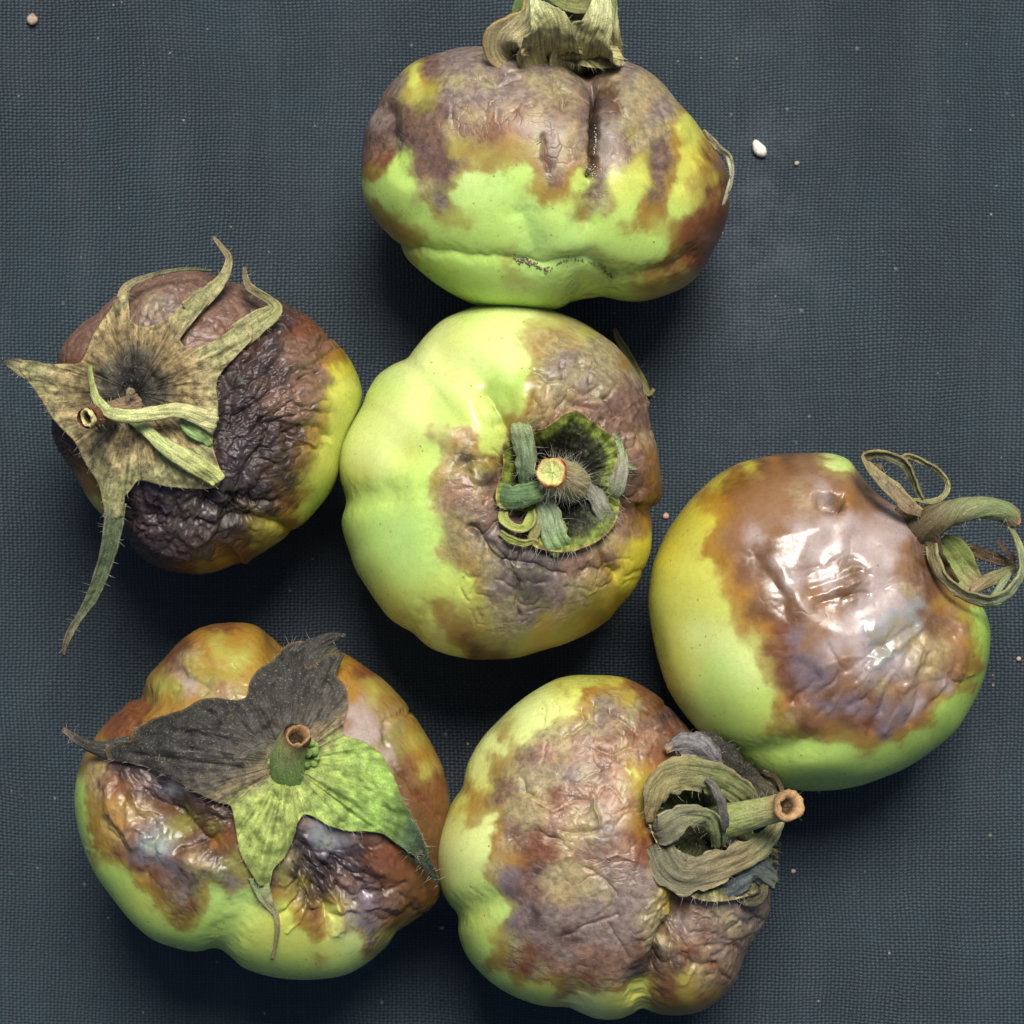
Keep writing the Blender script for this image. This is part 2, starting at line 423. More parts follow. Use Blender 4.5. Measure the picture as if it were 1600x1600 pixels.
class Tomato:
    def __init__(s, label, org, k, centre, outline, top, zc, points, grooves=(), pits=(), wr_geo=1.0,
                 cell=30, stretch=(1, 1), rot=0.0, blend=2.0, warp=10.0, seed=1, crack=1.0, bumpk=1.0, live_bias=1.25, dents=(), ntheta=704, flat=0.95):
        s.org, s.k, s.seed = org, k, seed
        cx, cy = s.px(*centre)
        gz0 = ground_z(cx, cy)
        s.root = bpy.data.objects.new("tomato", None); COL.objects.link(s.root)
        s.root.empty_display_size = 0.01
        s.root.location = Vector(((cx - 800) * S, (800 - cy) * S, gz0 * S))
        s.root['label'] = label; s.root['category'] = 'tomato'; s.root['group'] = 'diseased green tomatoes on the cloth'
        f = 1 - zc / CAM_H
        O = catmull(np.array([s.px(x, y) for x, y in outline]), 1400, closed=True)
        ox, oy = (O[:, 0] - 800) * f, (800 - O[:, 1]) * f
        cX, cY = (cx - 800) * f, (800 - cy) * f
        ang = np.unwrap(np.arctan2(oy - cY, ox - cX)); rad = np.hypot(ox - cX, oy - cY)
        if ang[-1] < ang[0]: ang, rad = ang[::-1], rad[::-1]
        ang = np.maximum.accumulate(ang)
        a0 = ang[0]
        th = a0 + np.linspace(0, 2 * math.pi, ntheta, endpoint=False)
        aa = np.concatenate([ang - 2 * math.pi, ang, ang + 2 * math.pi]); rr_ = np.concatenate([rad] * 3)
        R = np.interp(th, aa, rr_)
        ker = np.exp(-np.linspace(-2, 2, 7) ** 2); ker /= ker.sum()
        R = sum(w * np.roll(R, i - 3) for i, w in enumerate(ker))
        Rm = R.mean()
        nt_, nb_ = 205, 40
        ph = np.concatenate([np.linspace(0.004, math.pi / 2, nt_, endpoint=False), np.linspace(math.pi / 2, math.pi - 0.01, nb_)])
        rho = np.sin(ph)
        # outline detail fades towards the pole
        blend_r = smooth(0.0, 1.0, rho)[:, None]
        Rr = Rm * 0.5 + R * 0.5
        Rad = (Rr[None, :] * (1 - blend_r) + R[None, :] * blend_r) * (rho[:, None] ** flat)
        X = cX + Rad * np.cos(th)[None]; Y = cY + Rad * np.sin(th)[None]
        bot = zc - gz0
        cz = np.cos(ph)
        Z = np.where(cz > 0, np.abs(cz) ** 0.92 * (top - zc), -np.abs(cz) ** 0.85 * bot)[:, None] + zc + 0 * X
        nr, nc = X.shape
        Pn = np.stack([X, Y, Z], -1)
        du = np.roll(Pn, -1, 1) - np.roll(Pn, 1, 1)
        dv = np.gradient(Pn, axis=0)
        N = np.cross(dv, du); N /= (np.linalg.norm(N, axis=-1, keepdims=True) + 1e-9)
        if N[0, :, 2].mean() < 0: N = -N
        V = Pn.reshape(-1, 3); N = N.reshape(-1, 3)
        def proj(V):
            q = 1 - V[:, 2] / CAM_H
            return 800 + V[:, 0] / q, 800 - V[:, 1] / q
        px, py = proj(V)
        c_x, c_y = (px - org[0]) * k, (py - org[1]) * k       # close-up coordinates used by the tables
        upper = smooth(zc * 0.35, zc * 0.95, V[:, 2])
        # ---- classes
        pts = parse(points)
        wx = fbm(V / 38.0, seed + 10, 4, .6) * warp + fbm(V / 130.0, seed + 30, 2) * warp * 1.2
        wy = fbm(V / 38.0, seed + 20, 4, .6) * warp + fbm(V / 130.0, seed + 40, 2) * warp * 1.2
        qx, qy = px + wx, py + wy
        LIVE = {'g', 'G', 'gp', 'gw', 'gy', 'y'}
        N_ = len(V)
        aL = np.zeros((N_, 3)); wL = np.zeros(N_); gL = np.zeros(N_)
        aD = np.zeros((N_, 3)); wD = np.zeros(N_); gD = np.zeros(N_); rD = np.zeros(N_)
        sL = np.zeros(N_); sD = np.zeros(N_)
        fam = [np.exp(fbm(V / 17.0 + 31 * q, seed + 100 + q, 4, .65) * 0.5) for q in range(4)]
        FAM = {'yg': 0, 'ol': 0, 'am': 1, 'og': 1, 'tn': 1, 'br': 2, 'rb': 2, 'pu': 2, 'pb': 2, 'dk': 3, 'dp': 3, 'dv': 3, 'gr': 3, 'bl': 3}
        for (x, y, c) in pts:
            ppx, ppy = s.px(x, y)
            d2 = (qx - ppx) ** 2 + (qy - ppy) ** 2
            co, wr, gl = PAL[c]; lc = lin(co)[None]
            sh = 1e4 / (d2 + 330.0) ** 2.1
            if c in LIVE:
                w = 1e3 / (d2 + 700.0) ** 1.6
                aL += w[:, None] * lc; wL += w; gL += w * gl; sL += sh * fam[0]
            else:
                w = 1e4 / (d2 + 110.0) ** 1.7 * fam[FAM.get(c, 1)]
                aD += w[:, None] * lc; wD += w; gD += w * gl; rD += w * wr
                dw = {'yg': .56, 'ol': .75, 'og': .78, 'am': .78, 'tn': .8, 'gb': .82, 'bl': .85, 'bb': .7}.get(c, 1.0)
                sD += sh * fam[2] * dw; sL += sh * fam[2] * (1 - dw)
        md = sD / (sD + sL * live_bias + 1e-12) + .055 * fbm(V / 9.0, seed + 90, 3, .6)
        md = smooth(.12, .92, md)
        colr = aL / wL[:, None] * (1 - md)[:, None] + aD / wD[:, None] * md[:, None]
        gls = gL / wL * (1 - md) + gD / wD * md
        wrk = rD / wD * md ** 1.5
        # rusty margin where rot meets live skin
        mg = (smooth(.10, .50, md) * smooth(1.0, .65, md) * np.clip(.45 + .7 * fbm(V / 60, seed + 70, 3), 0, 1))[:, None] * .75
        colr = colr * (1 - mg) + lin((140, 92, 30))[None] * mg
        # ---- shape
        lump = fbm(V / 150.0, seed + 3, 2) * 5
        a = rot
        st = V.copy()
        st[:, 0] = (V[:, 0] * math.cos(a) + V[:, 1] * math.sin(a)) * stretch[0]
        st[:, 1] = (-V[:, 0] * math.sin(a) + V[:, 1] * math.cos(a)) * stretch[1]
        wq = st + np.stack([fbm(st / 45, seed + 5, 3), fbm(st / 45, seed + 6, 3), fbm(st / 45, seed + 7, 3)], -1) * 16
        F1, F2 = worley(wq / cell, seed)
        e1 = np.exp(-((F2 - F1) * cell / 3.2))
        G1, G2 = worley(wq / (cell * .42), seed + 9)
        e2 = np.exp(-((G2 - G1) * cell * .42 / 2.4))
        rid = 1 - np.abs(fbm(wq / (cell * 1.3), seed + 12, 3)); rid = np.clip(rid, 0, 1) ** 3
        gate = smooth(-0.25, 0.35, fbm(V / 90, seed + 50, 2))
        disp = lump - wrk * wr_geo * (e1 * 5.0 * (0.35 + 0.65 * gate) + e2 * 1.6 * gate + rid * 5.0 - 3.0) + wrk * wr_geo * fbm(wq / 26, seed + 15, 3) * 3.0
        wobx, woby = fbm(V / 22, seed + 60, 3) * 4, fbm(V / 22, seed + 61, 3) * 4
        for g in grooves:
            poly, w, dep = g[0], g[1], g[2]
            pw = g[3] if len(g) > 3 else 1.6
            pp = [s.px(x, y) for x, y in poly]
            wob = 0 if w > 25 else 1
            d = poly_dist(px + wob * wobx, py + wob * woby, pp)
            disp = disp - dep * np.exp(-(d / w) ** pw) * upper
        for (x, y, r, dep) in pits:
            ppx, ppy = s.px(x, y)
            d = np.hypot(px - ppx, py - ppy)
            disp = disp - dep * np.exp(-(d / r) ** 2) * upper
        for (x, y, r, dep) in dents:
            ppx, ppy = s.px(x, y)
            d = np.hypot(px - ppx, py - ppy)
            disp = disp - dep * (1 - smooth(0.55 * r, r, d)) * upper
        V = V + N * disp[:, None]
        V[:, 2] = np.maximum(V[:, 2], gz0 + 0.5)
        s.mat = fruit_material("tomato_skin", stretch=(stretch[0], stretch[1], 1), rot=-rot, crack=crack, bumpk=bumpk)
        top_v = V[:nc].mean(0); bot_v = V[-nc:].mean(0)
        Vall = np.vstack([V, top_v, bot_v])
        F = grid_faces(nr, nc, True)[:, ::-1]
        base = len(V)
        j = np.arange(nc); j2 = (j + 1) % nc
        capt = np.stack([np.full(nc, base), j, j2, j2], -1)
        # caps as triangles: build separately via degenerate-free list
        f_all = F
        ext = lambda A: np.concatenate([A, A[:1], A[-1:]])
        me_cols = np.vstack([colr, colr[:1], colr[-1:]])
        s.fruit = mesh_obj("fruit", Vall, f_all, s.mat, s.root, colors=me_cols, floats={"wrinkle": ext(wrk), "gloss": ext(gls)})
        import bmesh
        bm = bmesh.new(); bm.from_mesh(s.fruit.data); bm.verts.ensure_lookup_table()
        for row, cap in ((0, base), (nr - 1, base + 1)):
            for q in range(nc):
                va, vb, vc = bm.verts[row * nc + q], bm.verts[row * nc + (q + 1) % nc], bm.verts[cap]
                fc = bm.faces.new((va, vb, vc) if row == 0 else (vb, va, vc)); fc.smooth = True
        bm.to_mesh(s.fruit.data); bm.free()
        # ---- height map in picture-of-the-cloth cells
        s.cell = 4.0
        px, py = proj(V)
        m = V[:, 2] > zc * 0.9
        s.hx0, s.hy0 = px.min() - 280, py.min() - 280
        s.hw, s.hh = int((px.max() - px.min() + 560) / s.cell) + 2, int((py.max() - py.min() + 560) / s.cell) + 2
        H = np.full((s.hh, s.hw), gz0)
        ii = ((py[m] - s.hy0) / s.cell + .5).astype(int); jj = ((px[m] - s.hx0) / s.cell + .5).astype(int)
        np.maximum.at(H, (ii, jj), V[m, 2])
        s.H = H
        D = H.copy(); sl = 0.55 * s.cell
        for _ in range(110):
            E = D.copy()
            E[1:] = np.maximum(E[1:], D[:-1] - sl); E[:-1] = np.maximum(E[:-1], D[1:] - sl)
            E[:, 1:] = np.maximum(E[:, 1:], D[:, :-1] - sl); E[:, :-1] = np.maximum(E[:, :-1], D[:, 1:] - sl)
            E[1:, 1:] = np.maximum(E[1:, 1:], D[:-1, :-1] - sl * 1.41); E[:-1, :-1] = np.maximum(E[:-1, :-1], D[1:, 1:] - sl * 1.41)
            E[1:, :-1] = np.maximum(E[1:, :-1], D[:-1, 1:] - sl * 1.41); E[:-1, 1:] = np.maximum(E[:-1, 1:], D[1:, :-1] - sl * 1.41)
            D = E
        s.D = D
        s.calyx = None; s.gz0 = gz0
        s.hairsrc = []
    def px(s, x, y): return s.org[0] + x / s.k, s.org[1] + y / s.k
    def samp(s, M, px, py):
        fx = np.clip((px - s.hx0) / s.cell, 0, s.hw - 1.01); fy = np.clip((py - s.hy0) / s.cell, 0, s.hh - 1.01)
        i, j = np.floor(fy).astype(int), np.floor(fx).astype(int); u, v = fx - j, fy - i
        return M[i, j] * (1 - u) * (1 - v) + M[i, j + 1] * u * (1 - v) + M[i + 1, j] * (1 - u) * v + M[i + 1, j + 1] * u * v

def to_world(px, py, z):
    f = 1 - z / CAM_H
    return np.stack([(px - 800) * f, (800 - py) * f, z], -1)

def pal_ramp(t, stops):
    ts = np.array([q[0] for q in stops]); cs = np.array([lin(q[1]) for q in stops])
    return np.stack([np.interp(t, ts, cs[:, i]) for i in range(3)], -1)

def two_sided(V, rows, cols, nrm, thick):
    """closed thin shell round a grid"""
    A = V + nrm * thick * .5; B = V - nrm * thick * .5
    F1 = grid_faces(rows, cols); F2 = F1[:, ::-1] + rows * cols
    n0 = rows * cols
    edge = []
    top = list(range(cols)); right = [r * cols + cols - 1 for r in range(rows)]
    bot = [(rows - 1) * cols + c for c in range(cols)][::-1]; left = [r * cols for r in range(rows)][::-1]
    loop = top + right[1:] + bot[1:] + left[1:-1]
    for a, b_ in zip(loop, loop[1:] + loop[:1]):
        edge.append((b_, a, a + n0, b_ + n0))
    return np.vstack([A, B]), np.vstack([F1, F2, np.array(edge)])

def ribbon(t, name, ctrl, stops, mat, parent, thick=3.0, curl=0.15, crinkle=3.2, vein=2.2, seed=0, conform=True, label=None, edge=None, hair=0.5, ragged=0.06, center=None, geo=False):
    """ctrl rows: x y dz halfwidth [roll degrees]; x, y, halfwidth in the close-up's coordinates, dz in units"""
    C = []
    for r in ctrl:
        X, Y = t.px(r[0], r[1])
        z = float(t.samp(t.D, np.array([X]), np.array([Y]))[0]) + r[2]
        C.append((X, Y, z, r[3] / t.k, r[4] if len(r) > 4 else 0.0))
    C = np.array(C)
    L = np.linalg.norm(np.diff(C[:, :2], axis=0), axis=1).sum()
    n = max(14, int(L / 3.5)); wmax = C[:, 3].max()
    cols = int(np.clip(wmax * 2 / 3.0, 7, 31))
    Q = catmull(C, n)
    W = np.maximum(Q[:, 3], 0.6)
    P3 = to_world(Q[:, 0], Q[:, 1], Q[:, 2])
    T = np.gradient(P3, axis=0); T /= np.linalg.norm(T, axis=1, keepdims=True) + 1e-9
    up = np.array([0, 0, 1.0])
    side = np.cross(up[None], T); side /= np.linalg.norm(side, axis=1, keepdims=True) + 1e-6
    nn = np.cross(T, side)
    r = np.radians(Q[:, 4])[:, None]
    cvec = np.cos(r) * side + np.sin(r) * nn; nvec = -np.sin(r) * side + np.cos(r) * nn
    sgrid = np.linspace(-1, 1, cols)
    tl = np.linspace(0, L, n)
    TT, SS = np.meshgrid(tl, sgrid, indexing='ij')
    Wg = W[:, None]
    sp = np.stack([TT.ravel() / 14, np.zeros(TT.size), np.full(TT.size, seed * 3.3)], -1)
    rg = 1 + ragged * (fbm(sp, seed, 3) * np.sign(SS.ravel()) + fbm(sp, seed + 4, 3))
    SSw = (SS * Wg) * rg.reshape(SS.shape)
    V = P3[:, None] + cvec[:, None] * SSw[..., None] + nvec[:, None] * (curl * Wg * SS ** 2)[..., None]
    q = np.stack([TT.ravel() / 20, (SSw / 16).ravel(), np.full(TT.size, seed * 7.1)], -1)
    ve = np.stack([TT.ravel() / 60, (SSw / 5.0).ravel(), np.full(TT.size, seed * 1.1)], -1)
    dsp = (fbm(q, seed + 2, 3) * crinkle + fbm(ve, seed + 3, 2) * vein) * np.minimum(1, Wg / 8).repeat(cols, 1).ravel()
    V = V + nvec[:, None] * dsp.reshape(SS.shape)[..., None]
    Vf = V.reshape(-1, 3)
    if conform:
        f = 1 - Vf[:, 2] / CAM_H
        ppx, ppy = 800 + Vf[:, 0] / f, 800 - Vf[:, 1] / f
        hh = t.samp(t.H, ppx, ppy) + 1.5 + thick * .5
        Vf[:, 2] = np.where(hh > t.gz0 + 60, np.maximum(Vf[:, 2], hh), Vf[:, 2])
    Vf[:, 2] = np.maximum(Vf[:, 2], t.gz0 + 4)
    V = Vf.reshape(n, cols, 3)
    dn = np.cross(np.gradient(V, axis=0), np.gradient(V, axis=1)); dn /= np.linalg.norm(dn, axis=-1, keepdims=True) + 1e-9
    if dn[..., 2].mean() < 0: dn = -dn
    VV, FF = two_sided(Vf, n, cols, dn.reshape(-1, 3), thick)
    tt = (TT / L).ravel()
    col = pal_ramp(tt, stops)
    if center is not None:
        kf = np.exp(-(SS.ravel() / 0.25) ** 2)[:, None] * 0.6
        col = col * (1 - kf) + lin(center)[None] * kf
    if edge is not None:
        ke = smooth(0.82, 1.0, np.abs(SS.ravel()))[:, None] * 0.8
        col = col * (1 - ke) + lin(edge)[None] * ke
    col = np.vstack([col, col])
    uv = np.stack([TT.ravel(), SSw.ravel()], -1); uv = np.vstack([uv, uv + 40]) + seed * 100
    o = (VV, FF, col, uv) if geo else mesh_obj(name, VV, FF, mat, parent, colors=col, uv=uv)
    if label: o['label'] = label
    if hair:
        rs = np.random.RandomState(seed + 5)
        m = int(L * hair * 0.28)
        for _ in range(m):
            i = rs.randint(0, n)
            if rs.rand() < .6:
                sd_ = rs.choice([0, cols - 1]); dirv = cvec[i] * (1 if sd_ else -1) + nvec[i] * rs.uniform(0, .8)
            else:
                sd_ = rs.randint(0, cols); dirv = dn[i, sd_] + rs.uniform(-.8, .8, 3)
            t.hairsrc.append((V[i, sd_], dirv / np.linalg.norm(dirv)))
    return o

def polar_sheet(t, name, centre, outline, dz, mat, parent, colfn, thick=2.0, seed=0, crinkle=3.0, label=None, rise=0.0, hair=40, split=None, r_disc=0.42, nl=420, deep=False, ridges=()):
    """a web of tissue round a centre, lying on the fruit; outline star-shaped round the centre.
    split: list of (valley point, sepal material, sepal label, tip ribbon) cutting the outer web into sepals, going round"""
    C = np.array(t.px(*centre))
    O = catmull(np.array([t.px(x, y) for x, y in outline]), nl, True)
    rings = 60
    rr = np.linspace(0.02, 1, rings)
    PX = C[0] + (O[:, 0] - C[0])[None] * rr[:, None]; PY = C[1] + (O[:, 1] - C[1])[None] * rr[:, None]
    q = np.stack([PX.ravel() / 22, PY.ravel() / 22, np.full(PX.size, seed * 3.0)], -1)
    ang = np.arctan2(PY - C[1], PX - C[0]).ravel()
    rad_v = fbm(np.stack([np.cos(ang) * 13, np.sin(ang) * 13, np.full(PX.size, seed + .5)], -1), seed, 2)
    base = np.maximum(t.samp(t.H, PX.ravel(), PY.ravel()), t.samp(t.D, PX.ravel(), PY.ravel()) - 6)
    if deep: base = t.samp(t.H, PX.ravel(), PY.ravel())
    z = base + 3 + thick * .5 + dz + (fbm(q, seed, 3) + 1) * crinkle * .6 + rad_v * 4.5 * (rr ** .5).repeat(nl) + rise * (rr ** 3).repeat(nl)
    for poly, w_, h_ in ridges:
        z = z + h_ * np.exp(-(poly_dist(PX.ravel() + q[:, 2] * 0 + 3 * fbm(q * 1.5, seed + 8, 2), PY.ravel(), [t.px(x_, y_) for x_, y_ in poly]) / w_) ** 1.6)
    V = to_world(PX.ravel(), PY.ravel(), z)
    n0 = len(V)
    c = colfn(rr.repeat(nl), PX.ravel(), PY.ravel(), ang, seed)
    uv = np.stack([rr.repeat(nl) * 120, ang * 60], -1)
    def shell(sel):
        F = sel
        used = np.unique(F); mp = -np.ones(n0, int); mp[used] = np.arange(len(used)); G = mp[F]; m = len(used)
        e = np.concatenate([G[:, [0, 1]], G[:, [1, 2]], G[:, [2, 3]], G[:, [3, 0]]])
        key = e[:, 0].astype(np.int64) * m + e[:, 1]; rev = e[:, 1].astype(np.int64) * m + e[:, 0]
        bd = e[~np.isin(key, rev)]
        side = np.stack([bd[:, 1], bd[:, 0], bd[:, 0] + m, bd[:, 1] + m], -1)
        A = V[used]
        return np.vstack([A, A - np.array([0, 0, thick])]), np.vstack([G, G[:, ::-1] + m, side]), np.vstack([c[used]] * 2), np.vstack([uv[used]] * 2)
    F = grid_faces(rings, nl, True)
    ring_of = np.repeat(np.arange(rings - 1), nl); col_of = np.tile(np.arange(nl), rings - 1)
    if not split:
        g = shell(F)
        o = mesh_obj(name, g[0], g[1], mat, parent, colors=g[2], uv=g[3])
    else:
        g = shell(F[rr[ring_of] < r_disc])
        o = mesh_obj(name, g[0], g[1], mat, parent, colors=g[2], uv=g[3])
        cuts = []
        for (vp, m_, lb, tip) in split:
            X, Y = t.px(*vp); cuts.append(int(np.argmin(np.hypot(O[:, 0] - X, O[:, 1] - Y))))
        for i, (vp, m_, lb, tip) in enumerate(split):
            a0, a1 = cuts[i], cuts[(i + 1) % len(cuts)]
            if a1 > a0: msk = (col_of >= a0) & (col_of < a1)
            else: msk = (col_of >= a0) | (col_of < a1)
            g = shell(F[msk & (rr[ring_of] >= r_disc)])
            for tp in (tip or []):
                h = ribbon(t, "", *tp[0], geo=True, **tp[1])
                g = (np.vstack([g[0], h[0]]), np.vstack([g[1], h[1] + len(g[0])]), np.vstack([g[2], h[2]]), np.vstack([g[3], h[3]]))
            so = mesh_obj("sepal", g[0], g[1], m_, o, colors=g[2], uv=g[3])
            if lb: so['label'] = lb
    if label: o['label'] = label
    rs = np.random.RandomState(seed)
    for _ in range(hair):
        i = rs.randint(8 * nl, n0); d = np.array([rs.uniform(-.8, .8), rs.uniform(-.8, .8), .7])
        t.hairsrc.append((V[i], d / np.linalg.norm(d)))
    for _ in range(hair * 2):
        i = (rings - 1) * nl + rs.randint(0, nl); d = np.array([math.cos(ang[i]), -math.sin(ang[i]), 0.3]) + rs.uniform(-.5, .5, 3)
        t.hairsrc.append((V[i], d / np.linalg.norm(d)))
    return o

def tube(t, name, ctrl, stops, mat, parent, seed=0, rough=0.06, ridges=5, cut=None, hair=0, label=None, nseg=36, absz=False):
    """ctrl rows: x y dz radius"""
    C = []
    for r in ctrl:
        X, Y = t.px(r[0], r[1])
        z = float(t.samp(t.D, np.array([X]), np.array([Y]))[0]) + r[2]
        if absz: z = r[2]
        C.append((*to_world(np.array([X]), np.array([Y]), np.array([z]))[0], r[3] / t.k))
    C = np.array(C)
    L = np.linalg.norm(np.diff(C[:, :3], axis=0), axis=1).sum()
    n = max(10, int(L / 3))
    # resample on 3-D length
    Q = catmull(C, n)
    P3 = Q[:, :3]; R = Q[:, 3]
    T = np.gradient(P3, axis=0); T /= np.linalg.norm(T, axis=1, keepdims=True)
    ref = np.array([0.3, 0.2, 1.0]); ref /= np.linalg.norm(ref)
    if abs(T @ ref).max() > .95: ref = np.array([1.0, 0.1, 0.1])
    a = np.cross(T, ref); a /= np.linalg.norm(a, axis=1, keepdims=True); b = np.cross(T, a)
    th = np.linspace(0, 2 * math.pi, nseg, endpoint=False)
    TH = np.tile(th, n); TI = np.repeat(np.linspace(0, L, n), nseg)
    nz = fbm(np.stack([np.cos(TH) * ridges, np.sin(TH) * ridges, TI / 40 + seed], -1), seed, 3)
    rr = np.repeat(R, nseg) * (1 + rough * nz)
    D = a.repeat(nseg, 0) * np.cos(TH)[:, None] + b.repeat(nseg, 0) * np.sin(TH)[:, None]
    V = P3.repeat(nseg, 0) + D * rr[:, None]
    F = grid_faces(n, nseg, True)
    # close the base with a small inward ring
    c0 = P3[0] + D[:nseg] * 0.2; V = np.vstack([V, c0]); k0 = n * nseg
    j = np.arange(nseg); j2 = (j + 1) % nseg
    F = np.vstack([F, np.stack([k0 + j, k0 + j2, j2, j], -1)])
    # inner end cap ring
    c1 = P3[-1] + D[:nseg] * 0.2 - T[-1] * 2; V = np.vstack([V, c1]); k1 = k0 + nseg; l0 = (n - 1) * nseg
    if not cut: F = np.vstack([F, np.stack([l0 + j, l0 + j2, k1 + j2, k1 + j], -1)])
    tt = np.concatenate([TI / L, np.zeros(nseg), np.ones(nseg)])
    col = pal_ramp(tt, stops)
    uv = np.stack([np.concatenate([TI, np.zeros(nseg), np.full(nseg, L)]), np.concatenate([TH * R.mean(), th * 3, th * 3])], -1)
    o = mesh_obj(name, V, F, mat, parent, colors=col, uv=uv + seed * 50)
    if label: o['label'] = label
    if cut:
        rim, mid, hole, flare, depth = cut
        rad = np.array([1.0, 1.0 * flare, 0.96 * flare, 0.80 * flare, 0.66, 0.5, 0.3, 0.01]) * R[-1]
        hgt = np.array([-7.0, -3.0, 2.0, 3.5, 1.0, -depth * .6, -depth, -depth])
        cc = [rim, rim, rim, mid, mid, hole, hole, hole]  # dark hole colours paint in the shade of hollow ends
        VV, CC = [], []
        for q in range(8):
            nzz = 1 + 0.16 * fbm(np.stack([np.cos(th) * 2.5, np.sin(th) * 2.5, np.full(nseg, q * .3 + seed)], -1), seed + 1, 3)
            zz = hgt[q] + fbm(np.stack([np.cos(th) * 3, np.sin(th) * 3, np.full(nseg, q * .5 + seed)], -1), seed + 2, 3) * 3.0
            VV.append(P3[-1] + D[:nseg] * (rad[q] * nzz)[:, None] + T[-1] * zz[:, None]); CC.append(np.tile(lin(cc[q]), (nseg, 1)))
        o2 = mesh_obj("cut_end", np.vstack(VV), grid_faces(8, nseg, True), mat, o, colors=np.vstack(CC), uv=np.tile(np.stack([th * 20, th], -1), (8, 1)))
    rs = np.random.RandomState(seed + 3)
    for _ in range(hair):
        i = rs.randint(0, n * nseg); d = D[i] + rs.uniform(-.35, .35, 3)
        t.hairsrc.append((V[i], d / np.linalg.norm(d)))
    return o

HAIR = None
def make_hairs(t, parent, length=(5, 11), rad=0.26, seed=1):
    rs = np.random.RandomState(seed)
    VV, FF = [], []
    k = 0
    for p, d in t.hairsrc:
        L = rs.uniform(*length); bend = rs.uniform(-.7, .7, 3)
        pts = [p + d * L * u + bend * L * u * u * .6 for u in (0, .35, .7, 1.0)]
        s1 = np.cross(d, [.3, .5, .8]); s1 /= np.linalg.norm(s1) + 1e-6; s2 = np.cross(d, s1)
        for q, pp in enumerate(pts):
            rr = rad * (1 - .28 * q)
            for a in (0, 2.09, 4.19): VV.append(pp + (s1 * math.cos(a) + s2 * math.sin(a)) * rr)
        for q in range(3):
            for a in range(3):
                b2 = (a + 1) % 3
                FF.append((k + q * 3 + a, k + q * 3 + b2, k + q * 3 + 3 + b2, k + q * 3 + 3 + a))
        k += 12
    if VV:
        o = mesh_obj("hair", np.array(VV), np.array(FF), HAIR, parent)
        o['kind'] = 'stuff'
        return o

HAIR = plain_material("pale_hair", (205, 205, 190), (180, 180, 160), 500, .5, .0001)
HAIR.node_tree.nodes["Principled BSDF"].inputs["Alpha"].default_value = 0.75
DRY = dry_material("dry_calyx", (0.035, 0.036, 0.038), .72, .72, 0.0, fleck=0.42)
DRYG = dry_material("withered_green_calyx", (0.06, 0.07, 0.04), .35, .65, 0.1)
LEAF = dry_material("live_green_calyx", (0.16, 0.24, 0.09), .25, .55, 0.2, stripe=.5)
STEM = dry_material("stem_skin", (0.06, 0.08, 0.03), .30, .65, 0.1, stripe=.7)
CRUMB = plain_material("brown_crumb", (165, 150, 125), (95, 80, 62), 1600, .9, .0006)
MOULD = plain_material("white_mould", (225, 222, 215), (170, 165, 155), 2500, .6, .0003)


def web_color(inner, mid, outer, dark=None, r0=.25, rot_cols=None):
    def fn(r, px, py, ang, seed):
        c = pal_ramp(r, [(0, inner), (r0, inner), (.6, mid), (.93, mid), (1.0, outer)])
        if rot_cols:
            for (a0, wdt, cc) in rot_cols:          # sectors with a colour of their own
                d = np.abs((ang - math.radians(a0) + math.pi) % (2 * math.pi) - math.pi)
                k = (smooth(math.radians(wdt), math.radians(wdt) * .6, d) * smooth(.1, .35, r))[:, None]
                k = 1 - smooth(math.radians(wdt) * .7, math.radians(wdt) * 1.2, d)[:, None]
                c = c * (1 - k) + lin(cc)[None] * k
        nz = fbm(np.stack([px / 12, py / 12, np.full(px.shape, seed * 1.0)], -1), seed + 2, 4)[:, None]
        return c * np.clip(1 + .45 * nz, .3, 1.7)
    return fn

